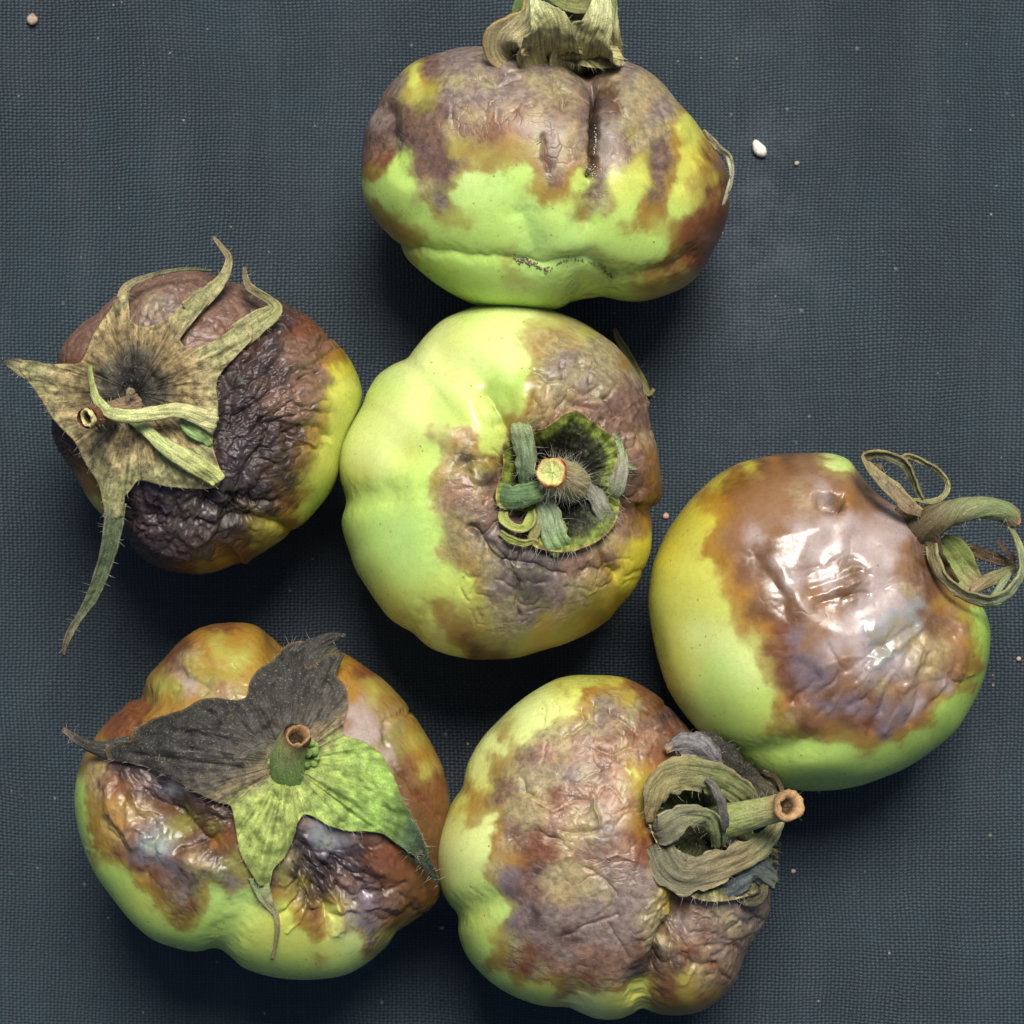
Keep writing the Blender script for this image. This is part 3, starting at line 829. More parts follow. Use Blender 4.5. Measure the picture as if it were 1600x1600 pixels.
# ================================================================== 1  the tomato at the top, on its side
t = Tomato("topmost tomato, lying on its side, with a deep dark split down its brown patch", (530, 0), 2.4615, (790, 690),
 [(400,190),(330,215),(265,255),(215,310),(165,370),(125,440),(100,500),(88,570),(82,640),(90,730),(110,800),(150,860),(190,905),(225,960),(265,1010),(310,1050),(370,1095),(430,1130),(500,1160),(580,1178),(700,1188),(800,1190),(880,1182),(960,1155),(1020,1140),(1100,1148),(1180,1148),(1250,1130),(1310,1105),(1360,1070),(1400,1020),(1440,950),(1470,890),(1495,810),(1500,740),(1490,650),(1460,590),(1420,520),(1370,450),(1310,385),(1250,320),(1180,275),(1100,250),(1020,245),(940,250),(880,232),(800,210),(700,190),(600,180),(520,178),(450,183)],
 440, 225,
 """420 210 gr,500 230 gr,600 230 gr,700 230 gr,780 225 gr,860 270 gb,560 280 gb,650 290 gr,740 300 gb,340 240 pu,290 290 gy,270 350 yg,235 330 gr,330 330 yg,200 400 pb,140 450 gr,130 550 pu,150 630 rb,180 480 dp,98 600 pb,100 690 am,110 740 g,
 200 560 gb,250 520 pu,270 430 pb,320 400 ol,330 460 pb,400 420 pu,460 300 gb,430 350 gr,520 350 gr,500 430 tn,620 360 gr,700 350 gr,650 400 tn,560 520 rb,600 470 rb,680 430 rb,700 500 rb,600 590 am,640 540 og,560 640 am,650 610 yg,480 480 pb,420 500 tn,450 560 yg,350 520 pb,300 550 pu,360 590 pu,400 640 pu,460 640 pu,420 700 pu,310 640 pb,340 745 gb,400 780 gr,460 740 gp,420 850 yg,490 850 yg,250 700 g,220 620 g,160 720 g,130 790 am,170 840 am,
 260 890 am,310 910 am,300 990 yg,200 760 g,300 830 g,360 900 g,520 720 gp,530 600 yg,500 700 gw,600 700 gp,700 650 g,740 420 tn,720 560 yg,760 500 gb,800 350 gb,860 340 gb,900 300 gr,930 380 tn,960 300 br,960 420 br,800 450 pb,800 520 pu,800 600 pu,790 650 pu,820 700 pb,850 640 tn,860 540 tn,900 480 tn,940 540 gr,900 650 pk,880 600 tn,760 640 am,760 700 yg,820 750 am,860 720 rb,900 700 gy,840 820 g,860 790 yg,940 720 g,
 945 300 gr,955 360 gr,958 420 gr,955 480 gr,955 540 tn,950 600 tn,985 330 dk,985 370 dk,988 410 dk,988 450 dk,986 500 dk,984 540 dk,978 590 dk,1010 330 br,1030 420 br,1020 520 br,1050 600 br,990 640 br,1080 480 gb,1100 350 gb,1040 290 gb,1100 290 gr,1160 330 gb,1180 420 tn,1120 520 ol,1100 600 pb,1000 700 pu,990 760 pu,960 840 am,1000 830 gb,1020 780 gb,1070 690 gy,1060 750 gy,1100 800 g,1150 640 yg,1180 700 gy,1150 560 gb,1230 380 gb,1230 450 gr,1220 520 gb,1270 430 gr,1290 520 gb,1250 570 pu,1240 640 pu,1260 700 pb,1220 760 pu,1230 800 am,1310 640 pu,1290 600 pb,1330 560 yg,1350 500 gy,1300 400 gb,1350 650 gy,1380 560 gy,1400 600 y,1330 750 gy,1300 800 g,1420 640 am,1430 580 rb,1450 700 yg,1480 650 pb,1480 720 rb,1440 760 rb,1400 820 rb,1350 870 rb,1330 920 rb,1420 870 br,1460 850 rb,1290 910 am,1390 770 yg,1300 960 am,1380 960 br,1430 920 pb,1360 1010 rb,1280 1060 rb,1200 1090 am,1320 1080 yg,1250 1100 yg,1150 1110 yg,
 1200 860 yg,1120 890 yg,1220 950 g,1100 960 g,1150 1020 g,1050 930 g,1010 960 yg,940 950 gp,900 880 gp,1020 880 g,800 880 gp,740 950 gp,700 800 gp,620 800 g,600 880 g,520 850 g,500 930 g,400 950 g,640 950 yg,350 1000 G,450 1050 G,420 1000 g,550 1050 g,640 1070 yg,690 1080 yg,600 1130 g,800 1060 gp,850 1120 G,700 1150 G,950 1040 gp,930 1090 g,1000 1090 G,1060 1120 G,960 1150 am,1050 1145 yg,900 1170 G,500 1120 G""",
 grooves=[
  ([(985,300),(988,380),(988,460),(986,540),(978,620),(965,690),(955,780),(945,850)], 30, 10, 2.0),
  ([(975,290),(986,360),(988,440),(986,520),(978,600),(970,670)], 3.6, 40, 1.5),
  ([(940,250),(975,320)], 14, 12), ([(965,680),(950,780),(940,860)], 10, 5),
  ([(970,290),(1010,290),(1050,320)], 8, 8),
  ([(180,430),(190,480),(180,540),(170,580)], 18, 16), ([(300,370),(340,300),(400,220)], 20, 8),
  ([(225,945),(300,955),(450,975),(560,995),(670,1000),(780,1030),(860,1005),(950,1000),(1010,1030),(1060,1075)], 9, 7, 1.5),
  ([(225,945),(450,975),(670,1000),(950,1000),(1060,1075)], 26, 3, 2.0),
  ([(1060,1075),(1150,1060),(1250,1040),(1350,980)], 14, 9), ([(900,1175),(940,1120),(900,1040)], 22, 9),
  ([(700,830),(730,900),(760,980)], 22, 9), ([(860,860),(850,960)], 26, -5),
  ([(800,250),(820,300),(840,350),(860,420)], 4, 5, 1.2), ([(840,310),(880,350),(870,400)], 3, 5, 1.2), ([(560,210),(640,270),(720,260)], 3.5, 5, 1.2), ([(640,270),(600,320),(540,300)], 3, 4, 1.2),
  ([(1040,330),(1080,370),(1110,440)], 5, 6, 1.2), ([(780,520),(790,600),(810,650)], 4, 4, 1.2), ([(1380,540),(1440,650),(1460,720)], 20, 7), ([(500,300),(600,330),(700,290)], 3, 4, 1.2),
  ([(1230,410),(1260,470),(1290,480)], 4, 4, 1.2)] + creases(1, (420,190,960,420), 80, 35, 26, 70, 1.8, 1.5) + creases(2, (1020,280,1280,560), 60, 35, 20, 70, 1.8, 1.4),
 dents=[(300,600,60,5),(1280,640,50,4)], bumpk=0.3, wr_geo=0.08, cell=34, seed=3, warp=8, blend=2.0, crack=0.45)
T1 = t
cal = polar_sheet(t, "calyx", (900,190), [(560,182),(620,160),(690,110),(740,60),(900,60),(1030,60),(1055,150),(1095,245),(1000,262),(880,240),(760,196),(640,186)], -34, DRYG, t.root,
                  web_color((130,126,80),(165,162,112),(180,160,110)), rise=10, seed=11, hair=60)
# it faces away from us: the sepals stand up and back over the shoulder
ribbon(t, "sepal", [(690,235,-60,30),(650,195,-10,72),(650,150,30,80),(690,110,46,58),(735,60,50,36),(745,-50,40,24)], [(0,(150,138,98)),(.4,(170,158,120)),(.8,(120,125,80)),(1,(80,95,55))], DRYG, cal, seed=12, curl=.35, conform=False, edge=(185,150,95), vein=2.5)
ribbon(t, "sepal", [(840,270,-100,80),(810,210,-20,118),(805,150,40,105),(800,95,80,80),(775,45,105,48),(755,8,118,20),(745,-30,120,8)], [(0,(140,128,78)),(.35,(158,150,96)),(.7,(188,188,130)),(1,(200,212,160))], DRYG, cal, seed=13, curl=.25, conform=False, vein=3, crinkle=5)
ribbon(t, "sepal", [(960,285,-100,100),(950,215,-20,125),(965,150,40,95),(990,95,75,62),(1005,40,95,42),(1010,-20,100,30)], [(0,(140,128,80)),(.35,(165,160,108)),(.7,(192,190,138)),(1,(188,192,145))], DRYG, cal, seed=14, curl=.25, conform=False, vein=3, crinkle=5)
ribbon(t, "sepal", [(1040,270,-90,40),(1040,190,-40,48),(1035,110,0,40),(1042,20,10,26),(1050,-60,10,24)], [(0,(165,145,92)),(.5,(150,152,104)),(1,(80,115,66))], DRYG, cal, seed=15, curl=.3, conform=False)
ribbon(t, "sepal", [(710,110,-30,40),(708,50,-30,46),(722,0,-30,40),(730,-60,-20,30)], [(0,(80,96,48)),(1,(70,95,50))], DRYG, cal, seed=16, conform=False)
ribbon(t, "sepal", [(820,-30,60,30),(880,10,66,34),(950,20,66,30),(1010,5,60,24)], [(0,(110,120,60)),(1,(130,125,85))], DRYG, cal, seed=17, conform=False)
tube(t, "stem", [(890,200,-40,80),(885,110,-10,76),(880,40,10,66),(870,-60,20,60)], [(0,(120,110,60)),(.5,(105,90,55)),(1,(120,100,70))], STEM, t.root, seed=5, hair=40)
make_hairs(t, cal, seed=2)
# dry sepal tip hanging over the right shoulder
ribbon(t, "sepal", [(1400,500,6,6,40),(1450,560,6,16,50),(1495,600,8,14,60),(1510,660,8,12,60),(1500,720,6,10,50),(1475,790,2,4,40)], [(0,(150,140,110)),(.6,(178,175,150)),(1,(150,150,130))], DRY, cal, seed=18, conform=False)
def scar(t, poly, w, seed, dz=1.0, mat=None, name="blossom_scar", n=60, size=(1.5, 4.5)):
    """crusty crumbs along a seam, one lump of tissue"""
    rs = np.random.RandomState(seed); VV, FF, k = [], [], 0
    pp = np.array([t.px(x, y) for x, y in poly]); Q = catmull(pp, 100)
    base = np.array([(1,0,0),(-1,0,0),(0,1,0),(0,-1,0),(0,0,1),(0,0,-1)], float)
    fs = [(0,2,4),(2,1,4),(1,3,4),(3,0,4),(2,0,5),(1,2,5),(3,1,5),(0,3,5)]
    for _ in range(n):
        q = Q[rs.randint(0, 100)] + rs.normal(0, w, 2)
        z = t.samp(t.H, q[:1], q[1:2])[0] + dz
        c = to_world(q[:1], q[1:2], np.array([z]))[0]
        VV.append(c + base * rs.uniform(*size, (6, 1)) * [1, 1, .6]); FF.append(np.array(fs) + k); k += 6
    o = mesh_obj(name, np.vstack(VV), np.vstack(FF), mat or CRUMB, t.fruit, smooth_shade=False)
    return o
scar(t, [(680,1000),(720,1005),(760,1020),(800,1040)], 2.4, 1, n=46, size=(1, 3.2))
scar(t, [(1000,1020),(1030,1050),(1055,1075)], 1.8, 2, n=26, size=(.8, 2.6))
scar(t, [(800,1045),(860,1005),(940,1000),(1000,1020)], .7, 3, n=40, size=(.8, 1.8))
o = scar(t, [(985,480),(986,540),(980,600)], 1.0, 4, dz=-1, mat=MOULD, name="white_mould", n=34, size=(.6, 1.5)); o['kind'] = 'stuff'
scar(t, [(965,650),(975,670),(970,640)], 4.5, 6, dz=.6, mat=MOULD, name="white_mould", n=34, size=(.5, 1.3))['kind'] = 'stuff'
scar(t, [(878,232),(884,233)], 1.0, 7, dz=1, mat=MOULD, name="white_mould", n=6, size=(2, 3.4))['kind'] = 'stuff'

# ================================================================== 2  the left one, nearly all dark
t = Tomato("almost wholly dark brown shrivelled tomato under a big dry calyx with long sepals", (0, 360), 2.3534, (760, 700),
 [(470,215),(530,180),(600,160),(690,152),(760,165),(830,190),(900,210),(980,235),(1050,262),(1130,310),(1200,365),(1260,425),(1300,490),(1325,560),(1330,620),(1310,680),(1275,750),(1250,830),(1240,900),(1215,960),(1170,1020),(1110,1085),(1030,1145),(950,1190),(880,1210),(820,1238),(740,1258),(650,1255),(570,1230),(510,1190),(470,1150),(420,1090),(370,1040),(325,980),(285,910),(245,850),(210,790),(193,730),(200,650),(212,560),(220,480),(235,430),(270,385),(320,340),(370,300),(420,255)],
 425, 210,
 """690 165 pb,600 180 pb,520 220 pb,560 260 gb,620 260 gr,700 230 pb,780 220 dp,850 240 pb,920 260 dp,560 330 gr,640 300 pb,700 360 pb,780 300 pb,850 300 pb,860 360 rb,780 360 pb,940 330 pb,1000 300 dp,1060 320 dp,1120 350 rb,1000 400 dv,1060 440 pb,1120 420 pb,1180 420 pb,1230 440 am,1260 500 y,1290 560 gy,1180 500 pb,1210 560 pb,1250 600 gy,1290 640 gy,1220 640 yg,1170 600 pb,1100 560 pb,1040 540 dp,960 480 dv,900 470 dp,960 600 dp,1020 640 pb,1100 660 pb,1160 680 pb,1200 720 yg,1250 720 gy,1210 800 gy,1150 780 am,1100 760 dp,1040 740 dp,980 720 dv,900 650 dv,860 560 dk,850 700 dk,
 900 800 dv,980 820 dk,1060 840 dk,1110 850 br,1160 880 yg,1200 900 gy,1130 960 am,1180 980 G,1070 930 dk,1080 1010 br,1130 1040 gy,1060 1080 am,1020 1130 yg,980 1150 ol,1000 1060 dk,940 1000 dv,860 900 dv,820 980 bl,760 1000 dv,740 1060 bl,700 1000 bl,660 1100 bl,600 1020 bl,640 960 dk,540 1000 dv,520 960 dv,560 1080 dv,600 1180 dv,560 1130 dp,680 1200 dp,760 1180 dk,820 1120 dk,880 1120 dk,900 1180 br,820 1220 am,760 1240 ol,680 1240 br,620 1230 dp,480 1060 dk,480 1120 dp,
 400 1000 am,350 960 am,300 900 am,340 1010 y,270 860 br,240 790 dp,215 760 dp,210 720 dp,300 820 dp,240 450 pb,300 380 pb,250 500 rb,230 600 dp,340 330 pb,420 260 pb,500 560 dk,600 640 dk,700 700 dk,450 750 dk,600 850 dk,400 500 dk,700 500 dp,500 420 dp""",
 grooves=[([(470,215),(480,280),(500,350)], 14, 5), ([(500,960),(530,1020),(600,1060),(700,1080),(760,1030)], 12, 10), ([(440,1000),(470,1060),(480,1130)], 10, 10),
  ([(820,520),(850,600),(830,720),(790,800),(760,900),(770,980)], 16, 14), ([(730,950),(760,970),(780,1000)], 7, 12, 1.3),
  ([(500,1110),(580,1170),(680,1190),(760,1180)], 14, -9), ([(830,1060),(900,1010),(970,900)], 9, 8), ([(870,690),(930,640),(1010,590)], 6, 8, 1.3), ([(860,740),(900,700),(900,640)], 6, 7, 1.3),
  ([(920,560),(960,540),(1040,480)], 5, 6, 1.3), ([(900,860),(980,800),(1060,780)], 5, 5, 1.3), ([(870,1000),(850,1080),(780,1120)], 7, 6), ([(640,1000),(670,1080),(640,1140)], 7, 7), ([(960,700),(1050,660),(1130,640)], 4, 4, 1.3), ([(1060,400),(1030,460),(960,520)], 6, 6, 1.3)] + creases(3, (780,380,1180,860), -35, 22, 50, 120, 2.4, 4.2) + creases(31, (800,420,1120,900), -35, 25, 14, 210, 7, 9) + creases(32, (500,980,900,1140), -10, 30, 9, 200, 8, 11) + creases(8, (480,960,960,1160), -25, 40, 34, 90, 2.6, 4.5) + creases(9, (480,180,900,340), 20, 40, 26, 60, 2.2, 3),
 pits=[(500,600,70,30)], bumpk=0.9, wr_geo=0.62, cell=22, stretch=(1.0, 1.5), rot=math.radians(35), seed=8, warp=8, crack=0.3, blend=2.0)
T2 = t
A = (148, 132, 98); B_ = (112, 104, 84); Cc = (86, 84, 74)
def web2(r, px, py, ang, seed):
    d = np.hypot(px - 205, py - 600)
    P2 = np.stack([px / 26, py / 26, np.full(px.shape, 1.)], -1)
    n1 = fbm(P2, 5, 4)[:, None]
    c = pal_ramp(d + n1[:, 0] * 16, [(0, (16, 16, 18)), (18, (34, 34, 34)), (42, (74, 70, 58)), (75, (132, 114, 78)), (110, (154, 138, 98)), (150, (146, 144, 100)), (260, (150, 148, 104))])  # near-black middle paints in the shade of the deep hole
    c = c * np.clip(1 + .55 * fbm(np.stack([px / 8, py / 8, np.full(px.shape, 3.)], -1), 8, 4)[:, None], .35, 1.7)
    k = smooth(.965, 1.0, r)[:, None] * .7
    return c * (1 - k) + lin((170, 148, 100))[None] * k
A = (148, 134, 100)
tipA = (([(110,515,3,34),(70,500,3,26),(35,487,2,14),(8,478,0,3)], [(0,A),(.5,(120,115,85)),(1,(50,50,40))], None, None), dict(seed=22, curl=.3, hair=.6, thick=2))
tipB = (([(450,250,3,22),(462,215,6,17),(490,192,8,13),(570,162,8,8),(680,142,8,6),(780,146,6,3)], [(0,A),(1,(80,90,60))], None, None), dict(seed=23, hair=.3, thick=2))
tipC = (([(690,300,3,38),(740,256,6,32),(790,212,10,25),(828,160,14,17),(842,105,10,12),(815,62,4,9),(785,24,0,4)], [(0,(146,142,100)),(.5,(150,148,104)),(1,(120,105,85))], None, None), dict(seed=24, curl=.35, hair=.4, thick=2, edge=(165,150,95)))
tipD = (([(880,388,3,46),(945,340,8,41),(1012,292,12,26),(990,255,14,14),(925,215,12,15),(905,180,8,11),(898,135,2,5)], [(0,(150,146,104)),(.35,(146,146,98)),(.6,(120,115,75)),(1,(110,90,75))], None, None), dict(seed=25, curl=.2, hair=.4, thick=2, edge=(160,160,100)))
tipF = (([(428,1000,3,36),(424,1050,5,33),(415,1110,6,33),(400,1180,6,29),(368,1280,4,24),(338,1350,2,22),(300,1410,0,14),(258,1480,-4,13),(238,1530,-6,9),(234,1565,-8,4)], [(0,(112,118,84)),(.3,(88,105,75)),(.6,(105,118,84)),(.8,(130,130,105)),(1,(110,90,70))], None, None), dict(seed=26, curl=.35, hair=.4, thick=2, edge=(140,140,105)))
cal = polar_sheet(t, "calyx", (500,600), [(300,480),(345,380),(385,320),(425,265),(468,215),(462,280),(478,325),(510,352),(560,350),(620,320),(672,270),(740,210),(775,250),(730,300),(680,350),(662,400),(690,432),(760,420),(840,375),(900,335),(930,390),(880,450),(820,515),(795,570),(802,660),(782,780),(812,900),(790,945),(700,950),(600,940),(515,920),(480,955),(445,1000),(450,1050),(395,1060),(380,1010),(360,930),(310,850),(275,780),(200,700),(150,620),(95,545),(70,500),(110,478),(170,490),(240,490)], 4, DRY, t.root,
    web2, ridges=[([(560,500),(640,400),(760,280)],6,8),([(600,540),(760,470),(940,360)],8,8),([(470,500),(440,400),(440,290)],8,8),([(440,620),(260,570),(60,495)],10,8),([(450,700),(400,850),(410,1040)],10,9),([(560,450),(560,370)],7,-6),([(640,480),(690,440)],6,-6),([(380,560),(330,500)],7,-7),([(330,700),(240,640)],6,-6),([(500,780),(500,900)],8,-7),([(650,560),(780,560)],5,5)], seed=21, crinkle=8, hair=50, r_disc=.34, split=[((270,487), DRY, None, [tipB]), ((510,352), DRY, None, [tipC]), ((690,432), DRY, None, [tipD]), ((802,660), DRY, None, None), ((515,920), DRY, None, [tipF]), ((275,780), DRY, None, [tipA])])
ribbon(t, "sepal", [(330,500,44,7,40),(338,560,62,10,30),(355,620,90,15,20),(400,668,98,20,10),(480,682,80,21),(570,672,64,22),(660,662,60,23),(720,680,44,26),(770,700,28,34),(797,705,20,44)], [(0,(130,145,80)),(.2,(170,180,115)),(1,(205,200,145))], DRYG, cal, seed=27, curl=-.3, thick=4, vein=2, hair=.2, conform=False, label="pale yellow-green curled sepal")
ribbon(t, "sepal", [(470,690,30,12),(530,730,34,18),(600,790,34,25),(680,840,32,32),(740,875,26,34),(785,905,20,32),(805,925,16,26)], [(0,(150,165,100)),(.4,(180,188,125)),(1,(178,182,110))], DRYG, cal, seed=28, curl=-.3, thick=4, vein=2.5, hair=.2, conform=False, label="pale yellow-green curled sepal")
ribbon(t, "sepal", [(660,695,30,8),(700,730,26,22),(745,755,18,24),(775,790,12,10)], [(0,(130,160,95)),(1,(150,175,110))], DRYG, cal, seed=29, conform=False, hair=.1)
tube(t, "stem", [(520,640,-14,46),(450,662,18,44),(385,676,58,40),(345,684,92,38),(320,690,122,36)], [(0,(120,95,75)),(.6,(140,118,88)),(.9,(110,70,52)),(1,(120,70,50))], DRY, t.root, seed=6, hair=120, cut=((205,190,130),(215,205,150),(70,60,30), 0.95, 12))
ribbon(t, "sepal", [(468,650,26,6),(472,610,40,7),(478,590,44,12),(492,600,38,8)], [(0,(130,120,95)),(1,(150,140,110))], DRY, cal, seed=30, conform=False, hair=0)
make_hairs(t, cal, seed=3)

# ================================================================== 3  the middle one
t = Tomato("pale green lobed tomato in the middle, its right side withered round a hairy stem pit", (520, 460), 2.7585, (730, 810),
 [(700,40),(600,55),(510,90),(440,130),(380,180),(340,235),(315,275),(250,310),(190,355),(150,420),(130,480),(95,550),(60,620),(40,690),(35,780),(40,880),(35,960),(45,1030),(70,1110),(95,1180),(140,1250),(190,1320),(240,1380),(290,1420),(350,1460),(420,1510),(500,1545),(600,1570),(700,1570),(800,1560),(900,1530),(1000,1500),(1100,1460),(1180,1410),(1240,1340),(1300,1270),(1340,1190),(1370,1110),(1385,1020),(1400,960),(1425,890),(1425,800),(1410,720),(1390,640),(1365,560),(1350,480),(1330,400),(1290,320),(1240,250),(1180,190),(1110,140),(1020,95),(920,65),(800,45)],
 430, 205,
 """700 60 gw,600 90 g,500 140 gw,520 160 gy,420 200 gw,700 150 gw,650 220 gw,800 90 gw,840 140 yg,900 110 yg,960 130 yg,1020 130 tn,1080 170 yg,860 200 tn,940 200 gb,1020 220 tn,1120 220 gb,1180 240 gb,1240 300 am,760 260 gw,600 240 gw,380 260 gw,360 340 gw,460 380 gw,560 400 gw,620 480 gw,680 500 gw,520 480 g,600 500 y,660 520 G,550 520 G,450 470 g,700 400 g,700 350 G,780 360 G,720 460 ol,780 500 ol,760 440 G,820 380 G,840 470 gy,820 300 gw,830 330 yg,
 250 400 g,220 500 gw,300 500 gw,400 540 gw,440 600 tn,540 570 tn,620 590 gb,700 600 g,730 620 gy,660 650 gy,600 650 gb,560 700 dp,600 760 ol,660 750 ol,640 700 gb,680 800 dp,720 800 pb,540 740 tn,480 700 gb,430 680 g,340 680 gy,380 740 g,470 780 tn,160 600 gw,120 700 gw,200 700 gw,110 780 gy,100 900 g,200 860 g,300 800 g,400 850 g,440 860 tn,480 860 pk,500 900 pk,560 840 pk,620 860 tn,680 880 pk,560 920 pb,620 940 pb,690 930 pu,660 980 pb,
 480 930 tn,500 980 tn,560 960 gb,520 1040 tn,590 1030 dp,560 1090 tn,490 1110 tn,540 1150 tn,600 1080 gb,620 1130 gb,640 1060 dv,700 1060 gr,760 1080 dp,700 1130 bl,640 1200 gb,700 1240 gr,760 1220 bl,840 1180 bl,800 1280 bl,860 1260 bl,900 1180 bl,740 1320 gb,680 1350 gb,600 1300 yg,560 1240 gy,520 1200 g,420 950 g,360 1000 gp,400 1050 g,300 1000 gp,200 1000 gp,300 1120 gp,400 1180 gp,340 1240 g,440 1260 gy,200 1180 g,150 1120 g,300 1320 gy,400 1380 gy,460 1330 am,470 1400 am,520 1440 am,480 1470 gw,560 1460 rb,600 1490 br,550 1520 gy,640 1400 yg,620 1450 ol,700 1420 gb,760 1420 gb,800 1380 gr,700 1500 ol,640 1540 br,740 1550 br,820 1490 ol,800 1540 ol,880 1430 yg,900 1500 am,960 1380 tn,960 1300 gr,940 1240 gr,1000 1200 pb,980 1160 bl,1060 1180 pb,1040 1280 gb,1080 1330 gb,1160 1240 tn,1160 1320 ol,1060 1400 ol,1100 1440 am,1000 1460 ol,1180 1380 ol,1220 1330 yg,
 900 330 gb,880 370 gb,960 340 gr,1020 300 gr,1060 340 gb,1000 400 gb,940 430 tn,900 490 tn,870 500 tn,840 540 tn,880 560 tn,960 480 tn,1000 520 pk,1060 440 tn,1100 380 gr,1120 330 gb,1180 350 gb,1180 420 gb,1120 470 pk,1220 460 pu,1160 520 pb,1200 560 pb,1260 400 pb,1280 360 gb,1300 440 pb,1320 520 pb,1240 560 pb,1300 600 pb,1340 600 tn,1280 680 pb,1340 700 pb,1380 680 am,1300 780 dp,1360 800 dp,1400 780 am,1300 860 dp,1380 880 br,1260 820 pk,1270 910 dk,1340 930 dp,1400 920 am,1360 980 am,1300 1000 pb,1260 960 pb,1220 1000 tn,1200 1060 gb,1260 1060 tn,1340 1080 y,1300 1150 y,1320 1200 yg,1240 1140 pb,1200 1150 br,1130 1120 tn,1100 1150 pb,1220 1240 br,1270 1250 y,980 700 dk,980 800 dk,980 900 dk""",
 grooves=[([(830,640),(760,560),(700,470),(640,385),(560,300),(450,255)], 34, 17, 2.0), ([(820,640),(765,560),(700,460),(660,400)], 9, 14, 1.4),
  
  ([(760,760),(640,700),(540,690),(440,680),(300,690)], 30, 11, 2.0), ([(740,690),(640,600),(520,520),(420,480)], 30, 9, 2.0),
  ([(730,760),(650,700),(560,715),(530,740)], 7, 10, 1.4), ([(580,700),(560,740),(590,770)], 5, 7, 1.3), ([(20,900),(120,880),(240,860)], 24, 7, 2.0),
  ([(700,1000),(640,1050),(600,1000)], 5, 7, 1.3), ([(600,1000),(650,1080),(740,1160),(800,1240),(795,1380)], 3.5, 7, 1.2), ([(740,1150),(850,1170),(960,1210),(1010,1210)], 3, 6, 1.2), ([(650,1080),(640,1200),(600,1290)], 3, 4, 1.2), ([(700,1080),(770,1180)], 3, 5, 1.2),
  ([(440,870),(460,950),(470,1060),(500,1180)], 22, 7, 2.0),
  ([(1240,880),(1260,930),(1330,940),(1420,930)], 9, 13, 1.4), ([(1340,790),(1360,840),(1300,900)], 6, 9, 1.3), ([(1170,1080),(1190,1150),(1220,1220)], 6, 9, 1.3), ([(1060,1210),(1140,1190),(1200,1200)], 4, 5, 1.2), ([(1190,440),(1250,520),(1290,590),(1300,660)], 5, 9, 1.2), ([(1010,450),(1080,460),(1150,480),(1200,540)], 4, 8, 1.2), ([(870,340),(920,380),(980,370),(1060,420),(1150,400)], 4, 7, 1.2), ([(860,440),(900,480),(920,530)], 4, 6, 1.2), ([(850,470),(860,540),(890,570)], 4, 5, 1.2), ([(980,310),(990,360),(1040,400)], 4, 6, 1.2), ([(1060,300),(1080,340),(1140,330)], 4, 5, 1.2), ([(1340,1000),(1390,960)], 14, 8),
  ([(700,540),(780,620)], 10, 8), ([(350,1440),(420,1360)], 20, 4)] + creases(10, (860,300,1180,560), 40, 45, 30, 70, 1.9, 3.4) + creases(11, (1180,380,1400,940), 65, 35, 40, 80, 2.0, 4) + creases(12, (560,960,900,1380), 60, 40, 24, 100, 1.8, 2.8) + creases(13, (480,640,740,900), 30, 50, 20, 50, 2.0, 3) + creases(14, (1000,1150,1280,1300), -20, 30, 14, 90, 2.0, 3),
 pits=[(985,800,80,125)], dents=[(700,470,40,4),(920,430,60,-5),(640,760,26,-7),(1040,350,45,-4)], bumpk=0.6, wr_geo=0.28, cell=30, seed=17, warp=8, crack=0.4, blend=2.0)
T3 = t
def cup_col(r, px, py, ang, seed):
    c = pal_ramp(r, [(0, (5, 5, 5)), (.6, (11, 11, 8)), (.78, (46, 50, 24)), (.85, (100, 115, 40)), (.97, (110, 120, 50)), (1, (165, 125, 85))])  # shade deep in the stem pit is painted in as near-black
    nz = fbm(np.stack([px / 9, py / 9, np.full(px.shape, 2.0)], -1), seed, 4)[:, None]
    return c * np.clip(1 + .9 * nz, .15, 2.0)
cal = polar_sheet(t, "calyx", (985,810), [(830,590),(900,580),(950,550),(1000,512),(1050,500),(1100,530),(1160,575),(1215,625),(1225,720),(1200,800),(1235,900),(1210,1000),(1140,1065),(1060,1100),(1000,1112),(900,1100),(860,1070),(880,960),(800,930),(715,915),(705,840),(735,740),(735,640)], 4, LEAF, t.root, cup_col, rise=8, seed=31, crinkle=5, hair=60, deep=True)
ribbon(t, "sepal", [(800,545,8,36),(805,580,26,44),(825,640,34,44),(835,710,32,42),(830,770,24,34),(825,825,6,22)], [(0,(136,148,104)),(.3,(124,140,104)),(1,(70,94,70))], DRYG, cal, seed=32, curl=-.35, ragged=.14, thick=2.5, crinkle=4, vein=3.5, edge=(170,170,120), conform=False, hair=1.0)
ribbon(t, "sepal", [(700,860,4,44),(760,872,34,48),(830,862,48,44),(900,845,50,38),(965,838,46,16)], [(0,(84,112,74)),(.5,(92,120,80)),(1,(116,134,84))], DRYG, cal, seed=33, curl=-.3, ragged=.14, thick=2.5, crinkle=4, vein=3.5, conform=False, edge=(120,150,100), hair=.6)
ribbon(t, "sepal", [(900,880,30,28),(925,930,36,44),(940,1000,34,50),(965,1070,26,55),(1000,1115,8,48)], [(0,(120,135,105)),(.5,(128,145,110)),(1,(120,155,85))], DRYG, cal, seed=34, curl=-.3, ragged=.14, thick=2.5, crinkle=4, vein=3.5, conform=False, edge=(165,160,100), hair=.8)
ribbon(t, "sepal", [(1218,630,16,8),(1242,690,20,26),(1236,760,24,38),(1215,830,22,40),(1175,880,6,24)], [(0,(150,170,120)),(.5,(140,135,120)),(1,(105,125,85))], DRYG, cal, seed=35, curl=-.3, ragged=.14, thick=2.5, crinkle=4, vein=3.5, conform=False, hair=.8)
ribbon(t, "sepal", [(1205,600,14,10,30),(1245,650,18,9,30),(1256,710,20,8,20),(1280,742,16,8),(1315,756,10,5)], [(0,(140,170,115)),(1,(150,160,120))], DRYG, cal, seed=36, conform=False, hair=.4)
